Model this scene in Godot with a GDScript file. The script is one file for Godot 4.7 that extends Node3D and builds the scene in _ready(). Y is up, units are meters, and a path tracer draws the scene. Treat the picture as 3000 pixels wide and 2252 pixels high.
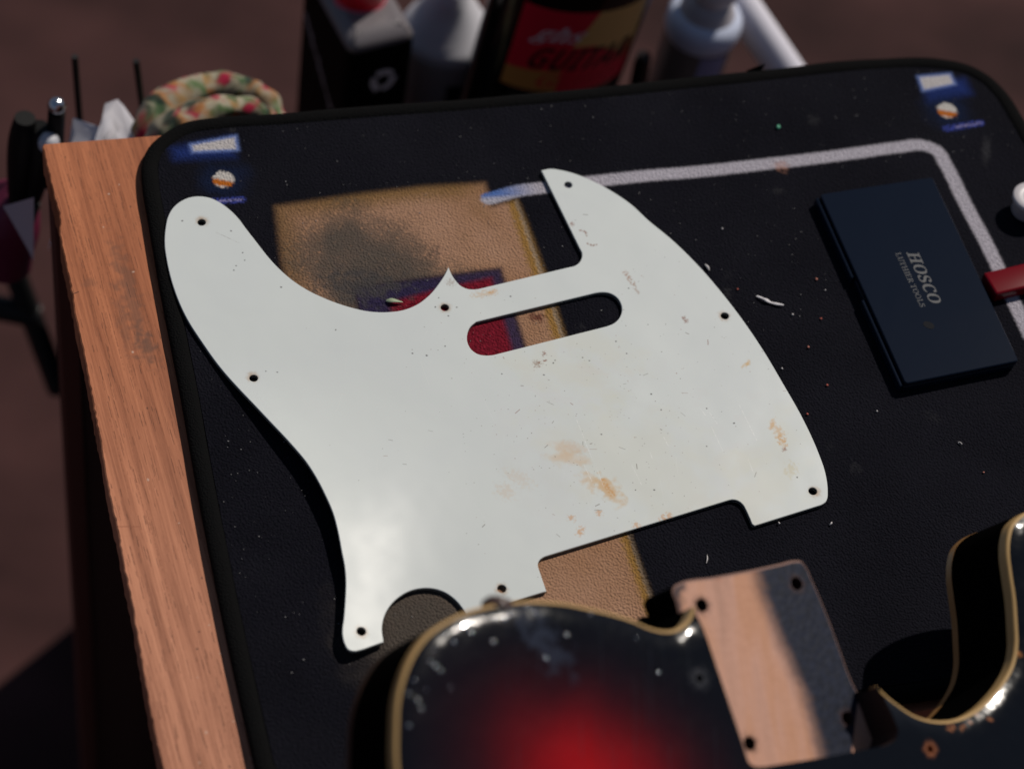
extends Node3D
# A scratchplate lying on a printed bench mat in hard sunlight. Lengths in this script are millimetres; MM turns them into metres.
const MM := 0.001
const CAM_AT := Vector3(0.00, 809.28, 601.51)
const CAM_RIGHT := Vector3(0.979950, 0.118856, -0.159911)
const CAM_UP := Vector3(-0.199244, 0.584573, -0.786496)
const CAM_BACK := Vector3(-0.000000, 0.802588, 0.596534)
const GUARD_OUTER_SIDE := [-6.3, -119.8, -2.5, -121.9, 2.4, -122.4, 7.8, -122.1, 17, -119.9, 30.2, -114.3, 36.4, -110.6, 44.8, -103.7, 57.1, -94.9, 69.6, -84, 80.7, -72.5, 91.7, -59.6, 103.6, -43.6, 114, -27.6, 123.4, -12.5, 132.3, 5, 135.4, 12.7, 136.9, 18.4, 137.6, 23.3, 137.7, 26.4, 137.1, 28.6, 135.4, 30.5]
const GUARD_FOOT := [135.4, 30.5, 109.1, 47.3]
const GUARD_NOTCH := [109.1, 47.3, 108.7, 47.3, 106.7, 44.3, 104.6, 40.4, 103, 38.1, 100.9, 36.8, 98.4, 36.8, 96.5, 37.8]
const GUARD_BRIDGE_SIDE := [96.5, 37.8, 26.7, 82.3]
const GUARD_CORNER := [26.7, 82.3, 25.9, 83, 24.6, 85, 24.5, 87.1, 25.2, 88.8]
const GUARD_PLATE_SIDE := [25.2, 88.8, 29.7, 98.2]
const GUARD_PLATE_END := [29.7, 98.2, 0.7, 116.4]
const GUARD_ROUND_CUT := [0.7, 116.4, -2, 113.2, -5.6, 110.1, -10.1, 108, -14.6, 107.6, -18.3, 108.4, -22.7, 110.7, -26.7, 114.8, -29.6, 120.1, -30.9, 125.8, -30.7, 130.7, -28.9, 136.4]
const GUARD_INNER_SIDE := [-28.9, 136.4, -33.3, 139.8, -36.5, 142.3, -39.5, 143.9, -41.4, 143.8, -43.1, 142, -44.4, 139.6, -45.1, 137.4, -45.9, 130.6, -47.1, 122.1, -48.3, 115.3, -50.7, 107, -52.5, 102.6, -55.8, 94.1, -59.8, 85.4, -64.3, 78.2, -67.9, 73, -74.8, 64.4, -83.6, 56, -94, 46.9, -102, 39.8, -110.1, 32.7, -119, 24.5, -129.4, 13.6, -140.6, 0.5, -149.3, -13.4, -155.1, -25.7, -158.6, -35.3, -160.4, -44.1, -160.9, -50.7, -160, -55.9, -157.7, -60.3, -154.4, -63.5, -150.3, -65.2, -146.2, -65.5, -141.8, -64.3, -137.1, -61.8, -132, -57.9, -126.7, -52.4, -120.8, -46.4, -114.2, -39.7, -107.5, -34, -100.4, -29.3, -93.6, -26.1, -85.4, -23.6, -74.3, -21.7, -65.5, -21.6, -58.5, -23.1, -52.2, -25.8, -47, -30.1, -42.7, -36.5, -39.9, -43.3, -38, -49.9, -37.3, -54.1]
const GUARD_HORN := [-37.3, -54.1, -35.4, -50.6, -33.1, -47.7, -30.4, -45.3, -27.1, -44.3, -23.8, -44.9, -19.4, -47.3]
const GUARD_HEEL_SIDE := [-19.4, -47.3, 14.2, -67.5]
const GUARD_HEEL_CORNER := [14.2, -67.5, 16.7, -69, 18.4, -71.5, 19, -75, 18.4, -77.6, 17.4, -79.1]
const GUARD_NECK_SIDE := [17.4, -79.1, -6.3, -119.8]
const GUARD_SLOT := [-20.4, -27.5, -22.4, -24.2, -23, -20.1, -22.3, -16.1, -20.2, -12.7, -16.9, -10.8, -13.2, -10.9, -10.3, -11.9, 35.3, -39.5, 38, -41.9, 39.8, -45.2, 40.4, -49.2, 39.4, -53.2, 37, -56.3, 33.6, -57.7, 30.6, -57.4, 27.8, -56.3]
const GUARD_HOLES := [-146.2, -51, -105.7, 25.2, -34.9, -31.7, 6.9, -114.5, 85, -58.1, 131.3, 24.5, 12.1, 101.2, -38.2, 134.5]
const STAIN_ORANGE := [-17.4, -44.4, -15.1, -46.6, 97.7, -34.8, 95.8, -32.9, 27.6, 27.6, 26.9, 33.9, 30.9, 32, 40.2, 41.9, 45.4, 43.3, 49.5, 46.6, 47.5, 42.7, 34.4, 61.8, 45.2, 56.7, 39.2, 66.4, 38.6, 67.9, 71.4, 52.8, 73.5, 51, 60.9, 58.8, 111.1, -5.2, 114.7, -1.2, 116.2, 2.4, 121.3, 15.9, 10.4, 47.6, 6, 55.5]
const STAIN_BROWN := [15.8, -89.3, 17.9, -89.7, 19, -88.4, 19.5, -87.3, 18.4, -83.8, 20.4, -82.9, 22.5, -82.3, 24.4, -83.2, 12, -92.2, 39, -70.9, 40.2, -68.8, 42.8, -66, 67.4, -52.1, 68.6, -50.9, 117.5, 6.3, 10.8, -17.9, 12.2, -14.7, 8.7, -12, -34.8, -45.7, -33.4, -43.7, 32.2, 31, 33.4, 32.3]
const SPECKS := [-132.8, -49.5, -125.2, -39, -126.3, -31.3, -123.4, -35.2, -126.7, -28.7, -105.1, -24.8, -154.4, -49.6, -38.9, -30.9, -29.9, -33.1, -32.6, -27.6, -38.4, -36.2, -43.9, -4.1, -37.8, -4.5, -31.1, -11.3, -77.8, -8.2, -96.9, 19.6, -101.6, 20.3, 15.9, -15.6, 27.2, -20, 30.3, -19.1, 15.4, -14, 45.5, -26.9, 40.1, -32.2, 58.6, -8.2, 41.6, -62.5, -8.2, -44.9, 12.4, -6.8, -5.1, -2.9, 95, -1.7, 85, 12.8, 63.8, -1.1, 95.2, -2, 124.2, 19.2, 40.7, 17.6, 58.4, 41.8, 66, 39.9, 82.8, -6.6]
const SCRATCHES := [80.1, -6.1, 82.6, -3, 84.3, -4.8, 88.1, 0.2, 85.9, 2.4, 91.9, 13.4, 96.1, -12.3, 105.6, 4.6, 29.5, 12.9, 38.7, 31, 35.6, 34.4, 40.2, 41.9, 41.1, 34.8, 45.1, 43.3, 66.6, 12.6, 69, 16.4, 103, 15.1, 105.8, 21.4, -138.9, -47.2, -127.8, -43.8, 55.1, 29.6, 60.6, 38.7, 62, 21.7, 63.4, 24.9]
const MAT_EDGE := [-65.5, 198.1, -91.8, 138.9, -112.8, 89.3, -133.7, 37.8, -154.1, -10.8, -169.7, -49.5, -176.8, -67.7, -179.9, -79.1, -179.7, -88.7, -175.5, -98.3, -168.4, -107, -154.7, -114.4, -128.5, -124.3, -86.6, -140.8, -41.8, -158.3, 3, -176.4, 50.1, -196.8, 87.9, -213.1, 121.8, -228.2, 145.9, -237.5, 160.7, -242.2, 173.9, -244.3, 185.4, -244, 197, -238.9, 204.9, -230.6, 213.7, -215.2, 224.3, -194.7]
const PRINT_BAND := [-27, -98.6, -24.2, -100.4, -15.5, -106.3, -4.1, -111.6, 18, -121.4, 40.4, -130.8, 57.1, -137.2, 92.2, -151.9, 126.5, -166.9, 156, -180.6, 165.5, -184.5, 173, -183.1, 177.4, -176, 187.5, -154.7, 200.5, -128.8, 210.8, -105.2, 220.9, -83]
const PRINT_TAN := [-117.6, -69.8, -88.2, -84, -56, -98.2, -30.2, -107.3, -24.8, -94.7, -14.5, -101.2, -8.1, -89.2, 3.9, -63.7, 17.8, -31.2, 40.2, 19.5, 58.4, 62.3, 73.9, 96, 81.4, 111.8, -24.8, 137.4, -45.8, 93.6, -77.3, 23.9, -107.8, -39.4]
const PRINT_BLUE := [-76.1, -34.5, -14.8, -61.6, -7.2, -44.4, 2.5, -22.2, 21.6, 25.9, -42.3, 47]
const PRINT_RED := [-58.8, -30.2, -37.3, -43.9, -18, -54.8, -11.4, -38.5, -3.7, -20.2, 10.8, 21.5, -32.7, 37.6]
const PRINT_LIGHTS := [-162.6, -95.2, -143.5, -106.1, -140.3, -97.3, -160.2, -90.4, 160.9, -228.7, 177.1, -235.4, 180.1, -228.4, 164.2, -219.1]
const PRINT_DOTS := [-143.1, -79, 176.6, -210.1]
const PRINT_LINES := [-145.7, -65, -132.6, -69.8, 176.9, -198.3, 193.1, -206.6]
const PRINT_MISC := [-69.4, -53.5, -85.7, -59, -14.7, 126.4, 4.6, -38.2, 196.5, -189.7, 101.5, -153.6]
const BENCH_CORNER := Vector3(-225.8, -5, -82.5)
const BENCH_ALONG := Vector3(0.4044, 0, 0.9146)
const BODY_AT := Vector3(86.76, 108.00, 173.33)
const BODY_X := Vector3(0.91825, -0.38913, -0.07350)
const BODY_Y := Vector3(0.39601, 0.90229, 0.17043)
const BODY_Z := Vector3(0.00000, -0.18561, 0.98262)
const BODY_LEFT := [-48.8, 212.3, -68.7, 195.2, -78.5, 174.6, -81.1, 149.7, -81.6, 128.8, -86.8, 108.8, -95.4, 93.8, -103.3, 82.9, -106.3, 76.2, -109.4, 63.9, -111, 53.1, -110.6, 45.1, -108.9, 37.6, -105.5, 30.1, -100.6, 24.1, -93.9, 18.1, -87.3, 13.8, -80.5, 10.1, -74, 7.2, -66.2, 4.6, -58.3, 2.6, -49.5, 1.3, -40.5, 0.2, -32.9, -0.2, -24.8, 0.1, -20.6, -0.5, -17.1, -1.8, -14.3, -3.8, -12.2, -6.5, -11, -10.1, -10.5, -12.5]
const BODY_RIGHT := [67.9, -9.5, 72.1, -7.6, 77.8, -5.7, 84.8, -4.1, 91.6, -4.3, 98.3, -6, 104.9, -9.2, 111.3, -14.2, 117.5, -21.5, 122.3, -29.1, 125.7, -37.6, 126.3, -44.5, 125, -53.3, 123.4, -61.5, 120.4, -71.7, 118.5, -79.3, 118.2, -85.5, 119.1, -90.4, 122.9, -96.2, 128.9, -101.2, 138.5, -105.3, 150.1, -106.3, 162.3, -102.1, 173.3, -92.3, 181.4, -76.6, 184.1, -55, 180.3, -30.5, 176, -5, 177.2, 18.1, 186.4, 41.1, 199.6, 65, 205.1, 94.2, 197, 128.1, 172.5, 158.5, 132, 184.6]
const BODY_END := [132, 184.6, 79.9, 203.6, 30.3, 215.6, -11.9, 219.2, -48.8, 212.3]
const BODY_POCKET := [-9.5, -10.6, 15.1, 28.6, 17.7, 33, 19.3, 35.2, 21.9, 35.7, 25.3, 34.6, 46, 25.1, 68.4, 14.3, 74.6, 11, 77.3, 8.1, 77.9, 4.7, 68.5, -9.3]
const BODY_TONGUE := [-7.7, -14.7, -9.3, -18, -11.6, -21.9, -11.3, -23.7, -9.6, -25.4, 3.4, -32.4, 17, -39.7, 31.2, -47.8, 35.6, -50.4, 38.9, -51.3, 41, -50.1, 44.4, -46, 52.1, -35.9, 59, -25.6, 67.3, -13.3, 70.2, -10]
const BODY_BOLTS := [0.6, -20.5, 37.9, -41.9, 66.6, 0.4, 27.9, 22.2]
const BODY_SCREWS := [-4.8, 12.4, 92.2, 7.2]
const BODY_MARKS := [-37.9, 59.4, -70.1, 15.2, -62.4, 21, 98.4, -5.3, 101.7, -5.6, 105.3, -7.5, 118.4, -21.2, 113.1, -13.5, 127.2, -41.5]
const BODY_GLINTS := [-99.5, 27.6, -96.4, 30.1, -103.3, 38.9, -101.2, 40, -99.1, 41, -107.1, 46.6, -102.4, 48.5, -107.9, 51.5, -104.6, 52.7, -102.8, 55, -91.3, 24.8, -86.3, 18.3, -79.1, 12.8, -78.7, 14.5, -83.8, 17.7, -72.6, 9.6, -70, 10.8, -49, 3.9, -105.6, 61.6, -57.2, 14.4, -63, 24.8, -94.4, 45.3, -31.2, 6.8, -20.7, 15.6, -82.8, 25.5, -80.2, 16.5, -102.4, 34.5, -95.2, 24.3]
const BODY_BUTTON := [-80.6, 10.3]
const BODY_PAINT := [18.7, -41.1, 21.7, -34.8, 30, -23.1, 37.1, -13.7, 45.3, -3.5, 51.4, 7.4, 56.8, 18.5]
const CASE_LID := [119.9, -135.4, 170.6, -159.7, 214.4, -62.7, 165.6, -37.7]
const CASE_TEXT := [161.3, -111.1, 176.9, -85.1, 156.4, -109.4, 171.5, -81.7, 138.9, -91.8, 143.3, -80.1, 173.8, -72.2]
const RED_BAR := [197.2, -109.2, 214.8, -119.3, 202.5, -97.4, 215.3, -104.5]
const WHITE_TUBE := [216.3, -156]
const CRUMBS_RED := [123.4, -90.4, 89.2, -75.7, 127.3, -68.7, 123.1, -51.5, 125.8, -15.5, 133, -33, 203, -3.8]
const CRUMBS_WHITE := [78.7, -108.7, 127.9, -85.2, 155.5, -24.6, 114.7, -67.8, 112.8, -37.1, 191.6, -16.5]
const SHAVINGS := [97.8, -73.8, 101.2, -72.5, 104.9, -71.6, 110.2, -71.5, 73.3, -85.8, 75.5, -82.8, 118.6, 42.3, 119.1, 43.4, 140.7, 36.8, 139.9, 38.7, 91.4, 65.1, 91.5, 69.2, 191.3, -17.1, 193.1, -15.9]
const GREEN_BEAD := [97.8, -176.6]
const LEAF_CHIP := [-60.1, -30.2, -57.4, -30.2, -53, -30.9]
const FLASK := [-105.2, -134.7, -306.2]
const WHITE_BOTTLE := [-78.4, -172.2, -384.5]
const BLACK_BOTTLE := [0.6, -120.6, -354.2]
const PUMP_BOTTLE := [74.4, -136.4, -391.7]
const LEAN_TUBE := [73.1, -150.4, -428.6, 135.8, -214.4, -413]
const KNOB := [35.2, -166.7, -370.8, 37.9, -191, -368.9]
const CLOTH := [-202.3, -95.8, -167.6, -201.4, -84, -172.1, -196.3, -80, -184.6, -185.8, -80.8, -198.2, -172.6, -82.9, -208.7, -158.4, -86.7, -212, -145.1, -90.1, -204.1, -135.5, -100.3, -194.7]
const CLOTH_INNER := [-191.7, -85.4, -156.5, -187.7, -70, -158.3, -178.3, -63.9, -166.8, -167.4, -66.1, -178.1, -155.9, -72.1, -187.8, -145.2, -90, -196.8]
const TISSUE := [-234.8, -85.6, -151.8, -233.8, -74.7, -159.9, -222.2, -76.8, -159.5, -221.1, -68.1, -167.4, -217, -69.9, -172.1, -213.5, -75.1, -172.9, -205.3, -79.6, -167.7, -203.2, -88.3, -160.5, -220.3, -80.7, -148.9]
const RODS := [-243.6, -67, -193.6, -242, -111.4, -192.4, -216.6, -77.4, -208.4, -213.1, -114, -207.7]
const PLIERS := [-255, -65.1, -146.6, -257.3, -87.4, -145, -260.4, -125.5, -141.3, -258.9, -149.5, -139.3, -249, -71.6, -148.2, -248.6, -90.1, -147.5, -252.8, -120.9, -144, -240.5, -59.1, -151.2, -241.8, -83.1, -149.9, -244.2, -111.6, -147.3]
const CARD := [-257, -91.7, -112, -242, -82.3, -113.6, -243.9, -129.2, -112.6, -250.9, -107.5, -112.6]
const POUCH := [-276.6, -130.1, -143.3, -268.6, -142.5, -144.6, -258.2, -130.4, -149, -268.8, -176.3, -140.5]
const STAND := [-327, -274.8, -263.9, -314.2, -309, -261.9, -301.9, -351, -256.8, -278.1, -427.8, -243.7, -325.3, -360.3, -247.3, -292.1, -371, -255]
const PEBBLE := [-242.6, -75.1, -142.7]


var noise_a := FastNoiseLite.new()
var noise_b := FastNoiseLite.new()
var rng := RandomNumberGenerator.new()
var used := {}


class Geo:
	var v := PackedVector3Array()
	var t := PackedVector2Array()
	var g := PackedInt32Array()
	func tri(a: Vector3, b: Vector3, c: Vector3, ta := Vector2.ZERO, tb := Vector2.ZERO, tc := Vector2.ZERO, grp := 0) -> void:  # anticlockwise seen from outside
		v.append(a); v.append(c); v.append(b)
		t.append(ta); t.append(tc); t.append(tb)
		g.append(grp); g.append(grp); g.append(grp)
	func quad(a: Vector3, b: Vector3, c: Vector3, d: Vector3, grp := 0, ta := Vector2.ZERO, tb := Vector2.ZERO, tc := Vector2.ZERO, td := Vector2.ZERO) -> void:
		tri(a, b, c, ta, tb, tc, grp)
		tri(a, c, d, ta, tc, td, grp)
	func join(o: Geo, xf := Transform3D()) -> void:
		for p in o.v:
			v.append(xf * p)
		t.append_array(o.t)
		g.append_array(o.g)


# ------------------------------------------------------------------ naming and committing
func numbered(called: String) -> String:
	used[called] = used.get(called, -1) + 1
	return called if used[called] == 0 else "%s_%03d" % [called, used[called]]


func thing(called: String, label: String, category: String, at: Vector3, group := "") -> Node3D:
	var o := Node3D.new()
	o.name = numbered(called)
	add_child(o, true)
	o.position = at * MM
	tag(o, label, category, group)
	return o


func tag(o: Node, label: String, category: String, group := "") -> void:
	o.set_meta("label", label)
	o.set_meta("category", category)
	if group:
		o.set_meta("group", group)


func origin_of(n: Node) -> Vector3:
	var p := Vector3.ZERO
	while n is Node3D and n != self:
		p += (n as Node3D).position / MM
		n = n.get_parent()
	return p


func build(called: String, geo: Geo, m: Material, parent: Node, xf := Transform3D()) -> MeshInstance3D:
	var base := origin_of(parent)
	var st := SurfaceTool.new()
	st.begin(Mesh.PRIMITIVE_TRIANGLES)
	for i in geo.v.size():
		st.set_smooth_group(geo.g[i])
		st.set_uv(geo.t[i])
		st.add_vertex((xf * geo.v[i] - base) * MM)
	st.generate_normals()
	var o := MeshInstance3D.new()
	o.mesh = st.commit()
	o.material_override = m
	o.name = called
	parent.add_child(o, true)
	return o


func solo(called: String, geo: Geo, m: Material, at: Vector3, label: String, category: String, group := "", xf := Transform3D()) -> MeshInstance3D:
	var st := SurfaceTool.new()
	st.begin(Mesh.PRIMITIVE_TRIANGLES)
	for i in geo.v.size():
		st.set_smooth_group(geo.g[i])
		st.set_uv(geo.t[i])
		st.add_vertex((xf * geo.v[i] - at) * MM)
	st.generate_normals()
	var o := MeshInstance3D.new()
	o.mesh = st.commit()
	o.material_override = m
	o.name = numbered(called)
	add_child(o, true)
	o.position = at * MM
	tag(o, label, category, group)
	return o


# ------------------------------------------------------------------ materials
func mat(r: float, g: float, b: float, rough := 0.6, metal := 0.0, spec := 0.5) -> StandardMaterial3D:
	var m := StandardMaterial3D.new()
	m.albedo_color = Color(r, g, b).linear_to_srgb()
	m.roughness = rough
	m.metallic = metal
	m.metallic_specular = spec
	return m


func painted(im: Image, rough := 0.6, spec := 0.5) -> StandardMaterial3D:
	var m := mat(1, 1, 1, rough, 0.0, spec)
	m.albedo_texture = ImageTexture.create_from_image(im)
	return m


func grain(freq: float, size := 1024, kind := FastNoiseLite.TYPE_SIMPLEX_SMOOTH, octaves := 2, seed_ := 1) -> NoiseTexture2D:
	var n := FastNoiseLite.new()
	n.noise_type = kind
	n.frequency = freq
	n.fractal_octaves = octaves
	n.seed = seed_
	var tx := NoiseTexture2D.new()
	tx.width = size
	tx.height = size
	tx.seamless = true
	tx.noise = n
	return tx


func relief(m: StandardMaterial3D, tx: Texture2D, mm: float) -> void:
	m.heightmap_enabled = true
	m.heightmap_texture = tx
	m.heightmap_scale = mm * 0.1


# ------------------------------------------------------------------ outlines
func pairs(a: Array) -> PackedVector2Array:
	var p := PackedVector2Array()
	for i in range(0, a.size(), 2):
		p.append(Vector2(a[i], a[i + 1]))
	return p


func triples(a: Array) -> PackedVector3Array:
	var p := PackedVector3Array()
	for i in range(0, a.size(), 3):
		p.append(Vector3(a[i], a[i + 1], a[i + 2]))
	return p


func smooth(p: PackedVector2Array, step := 1.2, closed := false) -> PackedVector2Array:  # a curve through the points, end point left out when closed
	var r := PackedVector2Array()
	var n := p.size()
	for i in (n if closed else n - 1):
		var a := p[(i - 1 + n) % n] if closed or i > 0 else p[i] * 2.0 - p[i + 1]
		var b := p[i]
		var c := p[(i + 1) % n]
		var d := p[(i + 2) % n] if closed or i < n - 2 else c * 2.0 - b
		var k := maxi(1, int(ceil(b.distance_to(c) / step)))
		for j in k:
			r.append(b.cubic_interpolate_in_time(c, a, d, float(j) / k, b.distance_to(c), -a.distance_to(b), b.distance_to(c) + c.distance_to(d)))
	if not closed:
		r.append(p[n - 1])
	return r


func smooth3(p: PackedVector3Array, k := 6) -> PackedVector3Array:
	var r := PackedVector3Array()
	var n := p.size()
	for i in n - 1:
		var a := p[i - 1] if i > 0 else p[i] * 2.0 - p[i + 1]
		var d := p[i + 2] if i < n - 2 else p[i + 1] * 2.0 - p[i]
		for j in k:
			r.append(p[i].cubic_interpolate(p[i + 1], a, d, float(j) / k))
	r.append(p[n - 1])
	return r


func chain(segments: Array, step := 1.2) -> PackedVector2Array:  # smooth pieces with corners between them, one closed line
	var r := PackedVector2Array()
	for s in segments:
		var p := smooth(s, step)
		p.remove_at(p.size() - 1)
		r.append_array(p)
	return r


func ring(c: Vector2, r: float, n := 16) -> PackedVector2Array:
	var p := PackedVector2Array()
	for i in n:
		p.append(c + Vector2.from_angle(TAU * i / n) * r)
	return p


func turns_left(p: PackedVector2Array) -> bool:
	var s := 0.0
	for i in p.size():
		s += p[i].cross(p[(i + 1) % p.size()])
	return s > 0


func inset(p: PackedVector2Array, by: float) -> PackedVector2Array:  # moved towards the inside of a closed line
	var r := PackedVector2Array()
	var n := p.size()
	var side := 1.0 if turns_left(p) else -1.0
	for i in n:
		var d1 := (p[i] - p[(i - 1 + n) % n]).normalized()
		var d2 := (p[(i + 1) % n] - p[i]).normalized()
		var nn := ((d1 + d2).orthogonal()).normalized() * -side
		var k := 1.0 / maxf(0.5, nn.dot(d1.orthogonal() * -side))
		r.append(p[i] + nn * by * k)
	return r


func open_inset(p: PackedVector2Array, by: float) -> PackedVector2Array:
	var r := PackedVector2Array()
	var n := p.size()
	for i in n:
		var d := (p[mini(i + 1, n - 1)] - p[maxi(i - 1, 0)]).normalized()
		r.append(p[i] + d.orthogonal() * by)
	return r


func gap_to(q: Vector2, line: PackedVector2Array, closed := true) -> float:
	var best := 1e12
	var n := line.size()
	for i in (n if closed else n - 1):
		var c := Geometry2D.get_closest_point_to_segment(q, line[i], line[(i + 1) % n])
		best = minf(best, q.distance_squared_to(c))
	return sqrt(best)


# ------------------------------------------------------------------ solids
func lid(loops: Array, top: Callable, uv: Callable, spacing: float, up := true, extra := PackedVector2Array(), grp := 1) -> Geo:  # a sheet over loops[0] with the other loops left open
	var pts := PackedVector2Array()
	for l in loops:
		pts.append_array(l)
	pts.append_array(extra)
	var lo := Vector2(1e9, 1e9)
	var hi := -lo
	for q in loops[0]:
		lo = lo.min(q)
		hi = hi.max(q)
	if spacing > 0.0:
		var z := lo.y
		var odd := false
		while z < hi.y:
			var x := lo.x + (spacing * 0.5 if odd else 0.0)
			while x < hi.x:
				var q := Vector2(x, z) + Vector2(rng.randf() - 0.5, rng.randf() - 0.5) * spacing * 0.2
				if Geometry2D.is_point_in_polygon(q, loops[0]):
					var far := true
					for l in loops:
						if gap_to(q, l) < spacing * 0.45:
							far = false
							break
					if far:
						pts.append(q)
				x += spacing
			z += spacing * 0.87
			odd = not odd
	var idx := Geometry2D.triangulate_delaunay(pts)
	var geo := Geo.new()
	for k in range(0, idx.size(), 3):
		var a := pts[idx[k]]
		var b := pts[idx[k + 1]]
		var c := pts[idx[k + 2]]
		var m := (a + b + c) / 3.0
		if not Geometry2D.is_point_in_polygon(m, loops[0]):
			continue
		var inside := false
		for j in range(1, loops.size()):
			if Geometry2D.is_point_in_polygon(m, loops[j]):
				inside = true
				break
		if inside or absf((b - a).cross(c - a)) < 1e-5:
			continue
		var far_a := a
		var far_b := b
		if b.distance_to(c) > far_a.distance_to(far_b):
			far_a = b
			far_b = c
		if c.distance_to(a) > far_a.distance_to(far_b):
			far_a = c
			far_b = a
		if far_a.distance_to(far_b) > 9.0 and not Geometry2D.is_point_in_polygon((far_a + far_b) * 0.5, loops[0]):
			continue
		if ((b - a).cross(c - a) > 0) == up:  # in the xz plane a positive cross turns downwards
			var s := b
			b = c
			c = s
		geo.tri(Vector3(a.x, top.call(a), a.y), Vector3(b.x, top.call(b), b.y), Vector3(c.x, top.call(c), c.y), uv.call(a), uv.call(b), uv.call(c), grp)
	return geo


func wall(geo: Geo, upper: PackedVector2Array, lower: PackedVector2Array, yu: Callable, yl: Callable, uv: Callable, hole := false, grp := 2, closed := true) -> void:  # between two lines of equal length
	var n := upper.size()
	var left := turns_left(upper) != hole
	for i in (n if closed else n - 1):
		var j := (i + 1) % n
		var a := Vector3(upper[i].x, yu.call(upper[i]), upper[i].y)
		var b := Vector3(upper[j].x, yu.call(upper[j]), upper[j].y)
		var c := Vector3(lower[j].x, yl.call(lower[j]), lower[j].y)
		var d := Vector3(lower[i].x, yl.call(lower[i]), lower[i].y)
		if left:
			geo.quad(a, b, c, d, grp, uv.call(upper[i]), uv.call(upper[j]), uv.call(lower[j]), uv.call(lower[i]))
		else:
			geo.quad(b, a, d, c, grp, uv.call(upper[j]), uv.call(upper[i]), uv.call(lower[i]), uv.call(lower[j]))


func slab(p: PackedVector2Array, y1: float, y0: float, bevel := 0.4, flat_uv = null, spacing := 0.0) -> Geo:  # a closed flat body with small chamfers
	var uv: Callable = flat_uv if flat_uv != null else func(q: Vector2) -> Vector2: return q * 0.01
	var at := func(y: float) -> Callable: return func(_q: Vector2) -> float: return y
	var small := inset(p, bevel)
	var geo := lid([small], at.call(y1), uv, spacing)
	wall(geo, small, p, at.call(y1), at.call(y1 - bevel), uv, false, 2)
	wall(geo, p, p, at.call(y1 - bevel), at.call(y0 + bevel), uv, false, 3)
	wall(geo, p, small, at.call(y0 + bevel), at.call(y0), uv, false, 4)
	geo.join(lid([small], at.call(y0), uv, spacing, false))
	return geo


func tube(path: PackedVector3Array, radius: Callable, sides := 12, closed := false, flat := 1.0, caps := true) -> Geo:
	var geo := Geo.new()
	var n := path.size()
	var rings := []
	var side := Vector3.ZERO
	var along := 0.0
	for i in n:
		var d := (path[(i + 1) % n] - path[(i - 1 + n) % n]) if closed else path[mini(i + 1, n - 1)] - path[maxi(i - 1, 0)]
		d = d.normalized()
		if i == 0:
			side = d.cross(Vector3.UP if absf(d.y) < 0.9 else Vector3.RIGHT).normalized()
		side = (side - d * side.dot(d)).normalized()
		var up := side.cross(d)
		var r: float = radius.call(float(i) / maxf(1, n - 1))
		var loop := PackedVector3Array()
		for k in sides:
			var a := TAU * k / sides
			loop.append(path[i] + (side * cos(a) + up * sin(a) * flat) * r)
		rings.append(loop)
	for i in (n if closed else n - 1):
		var j := (i + 1) % n
		var step := path[i].distance_to(path[j])
		for k in sides:
			var l := (k + 1) % sides
			var u := Vector2(along * 0.02, float(k) / sides)
			geo.quad(rings[i][k], rings[j][k], rings[j][l], rings[i][l], 0, u, u + Vector2(step * 0.02, 0), u + Vector2(step * 0.02, 1.0 / sides), u + Vector2(0, 1.0 / sides))
		along += step
	if caps and not closed:
		for k in sides:
			var l := (k + 1) % sides
			geo.tri(path[0], rings[0][k], rings[0][l], Vector2.ZERO, Vector2.ZERO, Vector2.ZERO, 5)
			geo.tri(path[n - 1], rings[n - 1][l], rings[n - 1][k], Vector2.ZERO, Vector2.ZERO, Vector2.ZERO, 6)
	return geo


func lathe(profile: PackedVector2Array, segs := 40, squash := 1.0, a0 := 0.0, a1 := TAU) -> Geo:  # (radius, height), bottom first
	var geo := Geo.new()
	for i in segs:
		var a := lerpf(a0, a1, float(i) / segs)
		var b := lerpf(a0, a1, float(i + 1) / segs)
		var da := Vector3(sin(a), 0, cos(a) * squash)
		var db := Vector3(sin(b), 0, cos(b) * squash)
		for k in profile.size() - 1:
			var p := profile[k]
			var q := profile[k + 1]
			var u0 := float(i) / segs
			var u1 := float(i + 1) / segs
			var v0 := 1.0 - float(k) / (profile.size() - 1)
			var v1 := 1.0 - float(k + 1) / (profile.size() - 1)
			if p.x > 0.001 or q.x > 0.001:
				geo.quad(da * p.x + Vector3(0, p.y, 0), db * p.x + Vector3(0, p.y, 0), db * q.x + Vector3(0, q.y, 0), da * q.x + Vector3(0, q.y, 0), 0, Vector2(u0, v0), Vector2(u1, v0), Vector2(u1, v1), Vector2(u0, v1))
	return geo


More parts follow.
